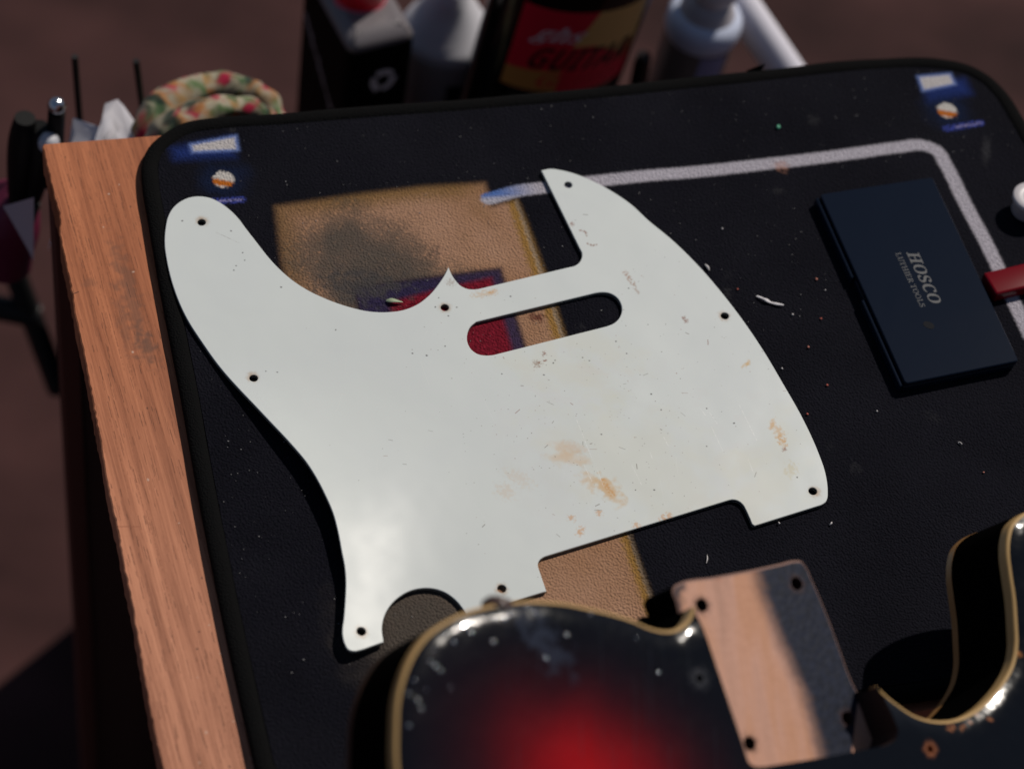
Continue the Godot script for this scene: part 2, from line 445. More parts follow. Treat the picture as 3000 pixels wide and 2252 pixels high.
func rounded(half: Vector3, r: float) -> Geo:  # a box with round edges
	var geo := Geo.new()
	for axis in 3:
		for s in [-1.0, 1.0]:
			var u := (axis + 1) % 3
			var w := (axis + 2) % 3
			var lu := [-half[u], -half[u] + r * 0.3, -half[u] + r * 0.65, -half[u] + r, half[u] - r, half[u] - r * 0.65, half[u] - r * 0.3, half[u]]
			var lw := [-half[w], -half[w] + r * 0.3, -half[w] + r * 0.65, -half[w] + r, half[w] - r, half[w] - r * 0.65, half[w] - r * 0.3, half[w]]
			for i in 7:
				for j in 7:
					var c := []
					for o in [[0, 0], [1, 0], [1, 1], [0, 1]]:
						var p := Vector3.ZERO
						p[axis] = s * half[axis]
						p[u] = lu[i + o[0]]
						p[w] = lw[j + o[1]]
						var core := p.clamp(-(half - Vector3.ONE * r), half - Vector3.ONE * r)
						c.append(core + (p - core).normalized() * r)
					if s > 0:
						geo.quad(c[0], c[1], c[2], c[3])
					else:
						geo.quad(c[3], c[2], c[1], c[0])
	return geo


func turned(yaw: float, at: Vector3, lean := Vector3.ZERO) -> Transform3D:
	var b := Basis(Vector3.UP, deg_to_rad(yaw))
	if lean != Vector3.ZERO:
		var up := (Vector3.UP + lean).normalized()
		b = Basis(Quaternion(Vector3.UP, up)) * b
	return Transform3D(b, at)


func lettering(text: String, width: float, height: float, place: Callable, bold := true, serif := true, slant := 0.0) -> Geo:  # thin raised letters; place turns (x, y) of the line into a point
	var f := SystemFont.new()
	f.font_names = PackedStringArray(["Droid Serif" if serif else "Droid Sans"])
	f.font_weight = 700 if bold else 400
	var tm := TextMesh.new()
	tm.font = f
	tm.text = text
	tm.font_size = 48
	tm.depth = 0.0
	tm.curve_step = 1.0
	var a := tm.get_mesh_arrays()
	var vs: PackedVector3Array = a[Mesh.ARRAY_VERTEX]
	var ix: PackedInt32Array = a[Mesh.ARRAY_INDEX] if a[Mesh.ARRAY_INDEX] != null else PackedInt32Array(range(vs.size()))
	var lo := Vector3(1e9, 1e9, 0)
	var hi := -lo
	for p in vs:
		lo = lo.min(p)
		hi = hi.max(p)
	var geo := Geo.new()
	for k in range(0, ix.size(), 3):
		var c := []
		for j in 3:
			var p := vs[ix[k + j]]
			var y := (p.y - lo.y) / (hi.y - lo.y)
			c.append(place.call(((p.x - lo.x) / (hi.x - lo.x)) * width + slant * y * height, y * height))
		geo.tri(c[0], c[2], c[1], Vector2.ZERO, Vector2.ZERO, Vector2.ZERO, -1)
	return geo


# ------------------------------------------------------------------ painting
class Canvas:
	var im: Image
	var r: Rect2
	var w: int
	var h: int
	func _init(rect: Rect2, per_mm: float, c: Color) -> void:
		r = rect
		w = int(rect.size.x * per_mm)
		h = int(rect.size.y * per_mm)
		im = Image.create(w, h, false, Image.FORMAT_RGB8)
		im.fill(c.linear_to_srgb())
	func uv(q: Vector2) -> Vector2:
		return (q - r.position) / r.size
	func each(lo: Vector2, hi: Vector2, paint: Callable) -> void:  # paint(point, colour) gives the new colour; colours are linear
		var s := Vector2(w, h) / r.size
		for y in range(maxi(0, int((lo.y - r.position.y) * s.y)), mini(h, int((hi.y - r.position.y) * s.y) + 1)):
			for x in range(maxi(0, int((lo.x - r.position.x) * s.x)), mini(w, int((hi.x - r.position.x) * s.x) + 1)):
				var q := r.position + (Vector2(x, y) + Vector2(0.5, 0.5)) / s
				var old := im.get_pixel(x, y).srgb_to_linear()
				var c: Color = paint.call(q, old)
				im.set_pixel(x, y, c.linear_to_srgb())


func box_of(p: PackedVector2Array, grow: float) -> Array:
	var lo := Vector2(1e9, 1e9)
	var hi := -lo
	for q in p:
		lo = lo.min(q)
		hi = hi.max(q)
	return [lo - Vector2.ONE * grow, hi + Vector2.ONE * grow]


func fill(c: Canvas, p: PackedVector2Array, soft: float, paint: Callable, strength := 1.0) -> void:  # paint(point, depth inside, old colour)
	var b := box_of(p, soft)
	c.each(b[0], b[1], func(q: Vector2, old: Color) -> Color:
		var d := gap_to(q, p)
		if not Geometry2D.is_point_in_polygon(q, p):
			d = -d
		d += noise_b.get_noise_2d(q.x * 40.0, q.y * 40.0) * soft * 0.35
		if d < -soft:
			return old
		return old.lerp(paint.call(q, d, old), smoothstep(-soft, soft, d) * strength))


func stroke(c: Canvas, a: Vector2, b: Vector2, width: float, col: Color, alpha: float, rough := 0.0) -> void:
	var g := Vector2.ONE * (width + 0.4)
	c.each(a.min(b) - g, a.max(b) + g, func(q: Vector2, old: Color) -> Color:
		var d := q.distance_to(Geometry2D.get_closest_point_to_segment(q, a, b))
		var k := smoothstep(width, width * 0.4, d) * alpha
		if rough > 0.0:
			k *= clampf(0.5 + noise_b.get_noise_2d(q.x * 30.0, q.y * 30.0) * rough, 0.0, 1.0)
		return old.lerp(col, k))


func blot(c: Canvas, at: Vector2, rx: float, ry: float, turn: float, col: Color, alpha: float, rough := 1.2, fine := 20.0) -> void:
	var g := Vector2.ONE * maxf(rx, ry) * 1.6
	c.each(at - g, at + g, func(q: Vector2, old: Color) -> Color:
		var l := (q - at).rotated(-turn)
		var d := Vector2(l.x / rx, l.y / ry).length()
		var k := smoothstep(1.5, 0.2, d + noise_b.get_noise_2d(q.x * fine, q.y * fine) * rough) * alpha
		return old.lerp(col, k))


# ------------------------------------------------------------------ the scene
func _ready() -> void:
	var cam := Camera3D.new()
	cam.name = "camera"
	add_child(cam)
	cam.transform = Transform3D(Basis(CAM_RIGHT, CAM_UP, CAM_BACK), CAM_AT * MM)
	var lens := CameraAttributesPhysical.new()
	lens.frustum_focal_length = 74.6
	lens.frustum_focus_distance = 0.995
	lens.exposure_aperture = 5.6
	lens.frustum_near = 0.05
	lens.frustum_far = 60.0
	cam.attributes = lens
	cam.current = true
	var env := Environment.new()
	env.background_mode = Environment.BG_SKY
	var sky := ProceduralSkyMaterial.new()
	sky.sky_top_color = Color(0.08, 0.12, 0.20).linear_to_srgb()
	sky.sky_horizon_color = Color(0.34, 0.36, 0.42).linear_to_srgb()
	sky.ground_bottom_color = Color(0.03, 0.018, 0.016).linear_to_srgb()
	sky.ground_horizon_color = Color(0.08, 0.06, 0.055).linear_to_srgb()
	sky.sun_angle_max = 2.0
	env.sky = Sky.new()
	env.sky.sky_material = sky
	env.tonemap_mode = Environment.TONE_MAPPER_LINEAR
	env.tonemap_exposure = 0.6
	env.sdfgi_enabled = true
	env.ssao_enabled = true
	env.ssil_enabled = true
	var we := WorldEnvironment.new()
	we.name = "daylight"
	we.environment = env
	add_child(we)
	var sun := DirectionalLight3D.new()
	sun.name = "sun"
	sun.light_color = Color(1.0, 0.965, 0.92)
	sun.light_energy = 1.6
	sun.light_angular_distance = 1.0
	sun.shadow_enabled = true
	var el := deg_to_rad(48.5)
	var az := deg_to_rad(33.0)
	sun.basis = Basis.looking_at(-Vector3(cos(el) * sin(az), sin(el), -cos(el) * cos(az)))
	add_child(sun)

	rng.seed = 11
	noise_a.noise_type = FastNoiseLite.TYPE_SIMPLEX_SMOOTH
	noise_a.frequency = 0.01
	noise_a.fractal_octaves = 4
	noise_a.seed = 3
	noise_b.noise_type = FastNoiseLite.TYPE_SIMPLEX_SMOOTH
	noise_b.frequency = 0.02
	noise_b.fractal_octaves = 3
	noise_b.seed = 8

	make_ground()
	make_bench()
	make_cart()
	make_mat()
	make_guard()
	make_body()
	make_rest()
	make_case()
	make_small_things()
	make_background()


func make_ground() -> void:
	var c := Canvas.new(Rect2(0, 0, 512, 512), 1.0, Color(0.048, 0.0195, 0.019))
	c.each(Vector2.ZERO, Vector2(512, 512), func(q: Vector2, old: Color) -> Color:
		var n := noise_a.get_noise_2d(q.x * 0.6, q.y * 3.0) * 0.5 + noise_b.get_noise_2d(q.x * 2.0, q.y * 2.0) * 0.35
		return Color(old.r * (1.0 + n), old.g * (1.0 + n * 1.05), old.b * (1.0 + n)))
	var m := painted(c.im, 0.85, 0.3)
	var g := Geo.new()
	var s := 30000.0
	var u := 24.0
	g.quad(Vector3(-s, -750, -s), Vector3(-s, -750, s), Vector3(s, -750, s), Vector3(s, -750, -s), 0, Vector2(0, 0), Vector2(0, u), Vector2(u, u), Vector2(u, 0))
	var o := solo("ground", g, m, Vector3(0, -750, 0), "reddish brown ground far below the bench, out of focus", "ground")
	o.set_meta("kind", "structure")


func bench_point(a: float, b: float, y: float) -> Vector3:  # a across the bench from its back left corner, b along its left edge
	var across := Vector3(BENCH_ALONG.z, 0, -BENCH_ALONG.x)
	return Vector3(BENCH_CORNER.x, y, BENCH_CORNER.z) + across * a + BENCH_ALONG * b


func bench_slab(a0: float, b0: float, a1: float, b1: float, y1: float, y0: float, bevel := 0.5) -> Geo:
	var p := PackedVector2Array()
	for k in [[a0, b0], [a0, b1], [a1, b1], [a1, b0]]:
		var w := bench_point(k[0], k[1], 0)
		p.append(Vector2(w.x, w.z))
	return slab(p, y1, y0, bevel)


func make_bench() -> void:
	var t := thing("workbench", "red brown wooden workbench under the black mat, bare plank edge showing on the left", "workbench", bench_point(230, 170, -750))
	# the board: its left edge is worn and slightly uneven
	var c := Canvas.new(Rect2(-4, -4, 92, 368), 5.0, Color(0.43, 0.165, 0.085))
	c.each(Vector2(-4, -4), Vector2(88, 364), func(q: Vector2, _old: Color) -> Color:
		var x := q.x - q.y * 0.055
		var wide := noise_a.get_noise_2d(x * 9.0, q.y * 0.35)
		var thin := noise_b.get_noise_2d(x * 34.0 + wide * 14.0, q.y * 0.8)
		var fine := noise_b.get_noise_2d(x * 120.0, q.y * 5.0 + 300.0)
		var pale := smoothstep(60.0, 320.0, q.y)
		var base := Color(0.43, 0.145, 0.062).lerp(Color(0.50, 0.215, 0.125), pale)
		var k := 1.0 + wide * 0.5 + thin * 0.26 + fine * 0.12
		k *= 1.0 - 0.16 * smoothstep(14.0, 30.0, q.x + wide * 8.0)
		var col := Color(base.r * k, base.g * pow(maxf(k, 0.05), 1.2), base.b * pow(maxf(k, 0.05), 1.3))
		return col)
	for i in 1100:  # open pores
		var a := Vector2(rng.randf_range(-4, 60), rng.randf_range(-4, 360))
		var l := rng.randf_range(1.5, 9.0)
		stroke(c, a, a + Vector2(l * 0.055 + rng.randf_range(-0.1, 0.1), l), rng.randf_range(0.12, 0.22), Color(0.09, 0.028, 0.012), rng.randf_range(0.15, 0.75))
	for i in 90:  # long darker grain lines
		var a := Vector2(rng.randf_range(-4, 50), rng.randf_range(-4, 330))
		var l := rng.randf_range(18.0, 60.0)
		var b := a + Vector2(l * 0.055 + rng.randf_range(-0.5, 0.5), l)
		stroke(c, a, b, rng.randf_range(0.18, 0.4), Color(0.17, 0.05, 0.02), rng.randf_range(0.15, 0.5), 1.5)
	for k in [[24.0, 88.0, 4.0, 26.0, 0.45], [26.0, 118.0, 4.0, 9.0, 0.6], [19.0, 104.0, 2.5, 18.0, 0.3], [8.0, 80.0, 3.0, 3.0, 0.25]]:
		blot(c, Vector2(k[0], k[1]), k[2], k[3], -0.05, Color(0.10, 0.055, 0.04), k[4], 1.0, 8.0)
	for i in 26:
		blot(c, Vector2(rng.randf_range(1, 34), rng.randf_range(5, 340)), rng.randf_range(0.2, 0.6), rng.randf_range(0.2, 0.7), 0, Color(0.62, 0.45, 0.36) if i % 3 else Color(0.03, 0.015, 0.01), 0.8, 0.3)
	stroke(c, Vector2(0, 86), Vector2(3, 85), 0.25, Color(0.03, 0.012, 0.008), 0.9)
	stroke(c, Vector2(-2, 204), Vector2(9, 206), 0.3, Color(0.3, 0.1, 0.05), 0.7)
	var m := painted(c.im, 0.62, 0.4)
	var hm := c.im.duplicate()
	hm.convert(Image.FORMAT_L8)
	relief(m, ImageTexture.create_from_image(hm), 0.25)
	var across := Vector3(BENCH_ALONG.z, 0, -BENCH_ALONG.x)
	var to_board := func(q: Vector2) -> Vector2:
		var d := Vector3(q.x, 0, q.y) - Vector3(BENCH_CORNER.x, 0, BENCH_CORNER.z)
		return c.uv(Vector2(clampf(d.dot(across), -3.5, 87.0), clampf(d.dot(BENCH_ALONG), -3.5, 363.0)))
	var edge := PackedVector2Array()
	var plain := PackedVector2Array()
	var n := 170
	for i in n + 1:
		var b := 345.0 * i / n
		var a := noise_b.get_noise_2d(b * 16.0, 4.0) * 0.55 + noise_a.get_noise_2d(b * 2.0, 9.0) * 0.9 + (0.7 if i == 0 else 0.0)
		if b > 30.0 and b < 52.0:
			a += 1.3 * sin((b - 30.0) / 22.0 * PI) * (0.7 + 0.5 * noise_b.get_noise_2d(b * 60.0, 1.0))
		var w := bench_point(a, b, 0)
		edge.append(Vector2(w.x, w.z))
	for k in [[86.0, 345.0], [86.0, 4.0], [1.2, 0.0]]:
		var w := bench_point(k[0], k[1], 0)
		edge.append(Vector2(w.x, w.z))
	build("plank", slab(edge, -5.0, -24.0, 0.55, to_board), m, t)
	for j in 3:
		var p := PackedVector2Array()
		for k in [[86.4 + j * 117.0, 345.0], [202.6 + j * 117.0, 345.0], [202.6 + j * 117.0, 11.0 + j * 7.0], [86.4 + j * 117.0, 4.0 + j * 7.0]]:
			var w := bench_point(k[0], k[1], 0)
			p.append(Vector2(w.x, w.z))
		build("plank", slab(p, -5.0, -24.0, 0.55), mat(0.40, 0.155, 0.08, 0.62), t)
	var dark := mat(0.016, 0.006, 0.004, 0.8, 0, 0.2)
	var post := mat(0.10, 0.03, 0.02, 0.75, 0, 0.3)
	build("side_panel", bench_slab(9, 26, 19, 318, -24.3, -735), dark, t)
	build("back_panel", bench_slab(19.4, 30, 410, 40, -24.3, -735), dark, t)
	build("front_panel", bench_slab(19.4, 326, 410, 336, -24.3, -735), dark, t)
	for k in [[1.0, 1.0, 24.0, 25.5], [1.0, 319.0, 24.0, 342.0], [410.0, 30.0, 433.0, 54.5], [410.0, 319.0, 433.0, 342.0]]:
		build("leg", bench_slab(k[0], k[1], k[2], k[3], -24.6, -750, 1.0), post, t)


func make_cart() -> void:
	var t := thing("tool_cart", "black metal cart behind the workbench that carries bottles and tools", "cart", bench_point(200, -110, -750))
	var m := mat(0.012, 0.012, 0.013, 0.5, 0.3)
	build("shelf", bench_slab(44, -205, 400, -12, -300, -306, 1.0), m, t)
	for k in [[52.0, -196.0], [52.0, -20.0], [392.0, -196.0], [392.0, -20.0]]:
		var p := PackedVector3Array([bench_point(k[0], k[1], -306.5), bench_point(k[0], k[1], -750)])
		build("leg", tube(p, func(_s: float) -> float: return 8.0, 12), m, t)
	build("side_panel", bench_slab(30, -190, 34, -26, -310, -720), m, t)
	build("back_panel", bench_slab(60, -202, 386, -198, -310, -720), m, t)
	build("bottom", bench_slab(58, -190, 388, -26, -706, -712), m, t)
	var s := triples(STAND)
	build("brace", tube(PackedVector3Array([s[0], s[1], s[2], s[3]]), func(_s: float) -> float: return 7.0, 12), m, t)
	build("cross_bar", tube(PackedVector3Array([s[4], s[5]]), func(_s: float) -> float: return 8.0, 12), m, t)


# ------------------------------------------------------------------ the mat
func make_mat() -> void:
	var line := pairs(MAT_EDGE)
	var outline := smooth(line, 3.0)
	for k in [[461.0, 112.0], [468.0, 190.0], [471.0, 270.0], [466.0, 312.0], [445.0, 334.0], [405.0, 341.0], [250.0, 341.0], [100.0, 341.0], [52.0, 341.0]]:
		var w := bench_point(k[0], k[1], 0)
		outline.append(Vector2(w.x, w.z))
	# drop the run-on at the front left so that the closing edge is clean
	var tidy := PackedVector2Array()
	for q in outline:
		if tidy.is_empty() or q.distance_to(tidy[tidy.size() - 1]) > 1.0:
			tidy.append(q)
	outline = smooth(tidy, 3.0, true)
	var t := thing("bench_mat", "black fabric bench mat printed with a tan panel and a pale grey line", "mat", Vector3(40, -5, 20))
	var c := paint_mat()
	var uv := func(q: Vector2) -> Vector2: return c.uv(q)
	var pad := inset(outline, 7.4)
	var top := func(q: Vector2) -> float: return noise_a.get_noise_2d(q.x * 0.9, q.y * 0.9) * 0.25 - 0.1
	var m := painted(c.im, 0.95, 0.2)
	var tx := grain(0.18, 2048, FastNoiseLite.TYPE_SIMPLEX_SMOOTH, 2, 5)
	relief(m, tx, 0.85)
	var g := lid([pad], top, uv, 9.0)
	var low := func(_q: Vector2) -> float: return -4.9
	wall(g, pad, pad, top, low, uv, false, 2)
	build("pad", g, m, t)
	var cloth := mat(0.006, 0.006, 0.0062, 0.95, 0, 0.15)
	cloth.uv1_triplanar = true
	cloth.uv1_world_triplanar = true
	cloth.uv1_scale = Vector3.ONE * 14.0
	relief(cloth, grain(0.12, 512, FastNoiseLite.TYPE_SIMPLEX, 2, 9), 0.5)
	var path := PackedVector3Array()
	for q in inset(outline, 3.9):
		path.append(Vector3(q.x, -2.0 + noise_a.get_noise_2d(q.x * 1.5, q.y * 1.5) * 0.5, q.y))
	build("binding", tube(path, func(_s: float) -> float: return 4.1, 14, true, 0.72), cloth, t)
	# the loose end of the binding that sticks up on the back edge
	var f := Geo.new()
	var at := Vector3(86.5, -1.6, -211.0)
	for k in 2:
		var d := Vector3(0, 0, 0.9 * k)
		var a := at + Vector3(-7, 0.2, 1.6) + d
		var b := at + Vector3(0, 0, -2.4) + d
		var e := at + Vector3(1.0, 4.6, -2.6) + d
		var h := at + Vector3(-7, 1.6, 1.4) + d
		if k == 1:
			f.quad(a, b, e, h, -1)
		else:
			f.quad(h, e, b, a, -1)
	build("binding_end", f, cloth, t)


func paint_mat() -> Canvas:
	var navy := Color(0.0068, 0.0068, 0.0108)
	var c := Canvas.new(Rect2(-215, -275, 470, 500), 2.6, navy)
	c.each(Vector2(-215, -275), Vector2(255, 225), func(q: Vector2, old: Color) -> Color:
		var n := noise_a.get_noise_2d(q.x * 1.3, q.y * 1.3) * 0.35 + rng.randf_range(-0.25, 0.3)
		return Color(old.r * (1.0 + n), old.g * (1.0 + n), old.b * (1.0 + n * 0.9)))
	# tan panel with ochre edges and a sooty patch
	var tan_ := pairs(PRINT_TAN)
	var misc := pairs(PRINT_MISC)
	var right := PackedVector2Array([tan_[5], tan_[12]])
	fill(c, tan_, 2.6, func(q: Vector2, d: float, _old: Color) -> Color:
		var n := noise_a.get_noise_2d(q.x * 2.2, q.y * 2.2)
		var f := noise_b.get_noise_2d(q.x * 20.0, q.y * 20.0)
		var col := Color(0.32, 0.175, 0.102)
		col = col.lerp(Color(0.37, 0.215, 0.14), clampf(0.5 + n, 0, 1))
		var far := gap_to(q, right, false)
		col = col.lerp(Color(0.28, 0.155, 0.045), smoothstep(6.0, 2.5, far + f * 1.5))
		col = col.lerp(Color(0.44, 0.40, 0.36), smoothstep(1.8, 0.2, far + f) * 0.35)
		var left := smoothstep(13.0, 1.0, d + f * 3.0) * smoothstep(8.0, 30.0, far)
		col = col.lerp(Color(0.17, 0.095, 0.028), left * 0.8)
		col = col.lerp(Color(0.20, 0.112, 0.062), smoothstep(70.0, 130.0, far + n * 20.0) * 0.75)
		var soot := smoothstep(1.15, 0.25, Vector2((q.x - misc[0].x) / 50.0, (q.y - misc[0].y - 8.0) / 46.0).length() + n * 0.5)
		soot = maxf(soot, smoothstep(1.2, 0.4, Vector2((q.x - misc[2].x) / 34.0, (q.y - misc[2].y) / 30.0).length()))
		soot *= smoothstep(-0.55, 0.05, -f + (soot - 0.5) * 0.9)
		col = col.lerp(Color(0.075, 0.066, 0.058), soot * 0.92)
		return col)
	# blue frame and red field
	fill(c, pairs(PRINT_BLUE), 1.6, func(q: Vector2, d: float, _o: Color) -> Color:
		var col := Color(0.021, 0.016, 0.056)
		var edge := smoothstep(3.0, 0.0, d)
		return col.lerp(Color(0.03, 0.02, 0.015), edge * 0.6) * (1.0 + 0.4 * noise_b.get_noise_2d(q.x * 20.0, q.y * 20.0)), 0.93)
	fill(c, pairs(PRINT_RED), 1.8, func(q: Vector2, _d: float, _o: Color) -> Color:
		return Color(0.165, 0.008, 0.018) * (1.0 + 0.5 * noise_b.get_noise_2d(q.x * 20.0, q.y * 20.0)), 0.95)
	blot(c, misc[0] + Vector2(-2, 17), 17, 9, -0.2, Color(0.06, 0.055, 0.055), 0.85, 0.9, 9.0)
	blot(c, misc[2], 30, 26, 0, Color(0.075, 0.062, 0.052), 0.95, 0.3, 3.0)
	# the pale grey line round the panel
	var band := smooth(pairs(PRINT_BAND), 4.0)
	var b := box_of(band, 6.0)
	var start := band[0]
	c.each(b[0], b[1], func(q: Vector2, old: Color) -> Color:
		var d := gap_to(q, band, false)
		if d > 5.5:
			return old
		var f := noise_b.get_noise_2d(q.x * 26.0, q.y * 26.0)
		var k := smoothstep(4.3, 2.4, d + f * 0.6)
		var col := Color(0.43, 0.405, 0.46) * (0.92 + 0.3 * f)
		var near := smoothstep(26.0, 4.0, q.distance_to(start))
		var above := smoothstep(1.2, -2.6, q.y - start.y + (q.x - start.x) * 0.36)
		col = col.lerp(Color(0.045, 0.13, 0.40), near * above * 0.9)
		col = col.lerp(Color(0.35, 0.36, 0.44), near * (1.0 - above) * 0.4)
		return old.lerp(col, k))
	# printed corner lights
	var l := pairs(PRINT_LIGHTS)
	for i in 2:
		var p := l.slice(i * 4, i * 4 + 4)
		var mid := (p[0] + p[1] + p[2] + p[3]) / 4.0
		var halo := PackedVector2Array()
		for q in p:
			halo.append(mid + (q - mid) * 1.25 + (Vector2(-4.0, 4.0) if i == 0 else Vector2(5.0, 4.0)))
		fill(c, halo, 4.0, func(_q: Vector2, _d: float, _o: Color) -> Color: return Color(0.016, 0.035, 0.17), 0.75)
		fill(c, p, 1.6, func(q: Vector2, d: float, _o: Color) -> Color:
			var col := Color(0.5, 0.47, 0.47).lerp(Color(0.08, 0.18, 0.55), smoothstep(2.0, 0.2, d) * 0.8)
			return col * (0.95 + 0.25 * noise_b.get_noise_2d(q.x * 50.0, q.y * 50.0)))
	var dots := pairs(PRINT_DOTS)
	for q0 in dots:
		blot(c, q0, 11, 11, 0, Color(0.008, 0.016, 0.05), 0.7, 0.3, 4.0)
		c.each(q0 - Vector2(8, 8), q0 + Vector2(8, 8), func(q: Vector2, old: Color) -> Color:
			var e := (q - q0) + Vector2.ONE * noise_b.get_noise_2d(q.x * 26.0, q.y * 26.0) * 0.9
			var k := smoothstep(5.4, 4.2, e.length())
			var col := Color(0.50, 0.47, 0.44)
			col = col.lerp(Color(0.42, 0.115, 0.012), smoothstep(-0.6, 1.4, e.y))
			col = col.lerp(Color(0.55, 0.45, 0.40), smoothstep(3.2, 4.2, e.y))
			return old.lerp(col, k))
	var ln := pairs(PRINT_LINES)
	for i in 2:
		stroke(c, ln[i * 2], ln[i * 2 + 1], 2.6, Color(0.05, 0.07, 0.36), 1.0, 1.0)
		stroke(c, ln[i * 2].lerp(ln[i * 2 + 1], 0.3), ln[i * 2 + 1], 1.0, Color(0.30, 0.27, 0.45), 0.9, 1.2)
	# dirt
	blot(c, misc[3], 3.6, 2.2, 0, Color(0.11, 0.035, 0.025), 0.9, 0.8)
	blot(c, misc[4], 2.2, 8.0, 0, Color(0.045, 0.045, 0.05), 0.5, 0.6)
	blot(c, misc[5], 3.4, 3.4, 0, Color(0.4, 0.19, 0.13), 0.5, 0.8)
	for i in 46:
		var q := Vector2(rng.randf_range(-160, 240), rng.randf_range(-230, 170))
		blot(c, q, rng.randf_range(1.5, 4.0), rng.randf_range(1.0, 3.0), rng.randf() * 3.0, Color(0.035, 0.035, 0.038), rng.randf_range(0.1, 0.45), 1.2)
	return c


# ------------------------------------------------------------------ the scratchplate
func guard_top(q: Vector2) -> float:  # the sheet curls up towards its lower left lobe
	var s := maxf(0.0, -6.0 - q.x)
	return 2.0 + (0.0026 * s * s if s < 28.0 else 2.04 + 0.1456 * (s - 28.0)) * smoothstep(16.0, 100.0, q.y)


func make_guard() -> void:
	var outline := chain([pairs(GUARD_OUTER_SIDE), pairs(GUARD_FOOT), pairs(GUARD_NOTCH), pairs(GUARD_BRIDGE_SIDE), pairs(GUARD_CORNER), pairs(GUARD_PLATE_SIDE), pairs(GUARD_PLATE_END), pairs(GUARD_ROUND_CUT), pairs(GUARD_INNER_SIDE), pairs(GUARD_HORN), pairs(GUARD_HEEL_SIDE), pairs(GUARD_HEEL_CORNER), pairs(GUARD_NECK_SIDE)], 1.3)
	var sl := pairs(GUARD_SLOT)
	var holes := [chain([sl.slice(0, 8), PackedVector2Array([sl[7], sl[8]]), sl.slice(8, 17), PackedVector2Array([sl[16], sl[0]])], 1.2)]
	for h in pairs(GUARD_HOLES):
		holes.append(ring(h, 1.8, 20))
	var t := thing("scratchplate", "white guitar scratchplate with brown stains lying on the black mat", "scratchplate", Vector3(0, 0.4, 0))
	var c := paint_guard()
	var uv := func(q: Vector2) -> Vector2: return c.uv(q)
	var b := 0.22
	var loops := [inset(outline, b)]
	for h in holes:
		loops.append(inset(h, -b))
	var full := [outline] + holes
	var y := func(down: float) -> Callable: return func(q: Vector2) -> float: return guard_top(q) - down
	var white := painted(c.im, 0.27, 0.5)
	relief(white, grain(0.012, 512, FastNoiseLite.TYPE_SIMPLEX_SMOOTH, 3, 21), 0.25)
	var g := lid(loops, y.call(0.0), uv, 7.0)
	var core := Geo.new()
	var under := Geo.new()
	for i in full.size():
		var hole: bool = i > 0
		wall(g, loops[i], full[i], y.call(0.0), y.call(b), uv, hole, 2)
		wall(g, full[i], full[i], y.call(b), y.call(0.42), uv, hole, 3)
		wall(core, full[i], full[i], y.call(0.42), y.call(1.25), uv, hole, 3)
		wall(under, full[i], full[i], y.call(1.25), y.call(1.7), uv, hole, 3)
	under.join(lid(full, y.call(1.7), uv, 9.0, false))
	build("top_ply", g, white, t)
	build("core_ply", core, mat(0.008, 0.008, 0.008, 0.5), t)
	build("bottom_ply", under, mat(0.35, 0.34, 0.31, 0.5), t)


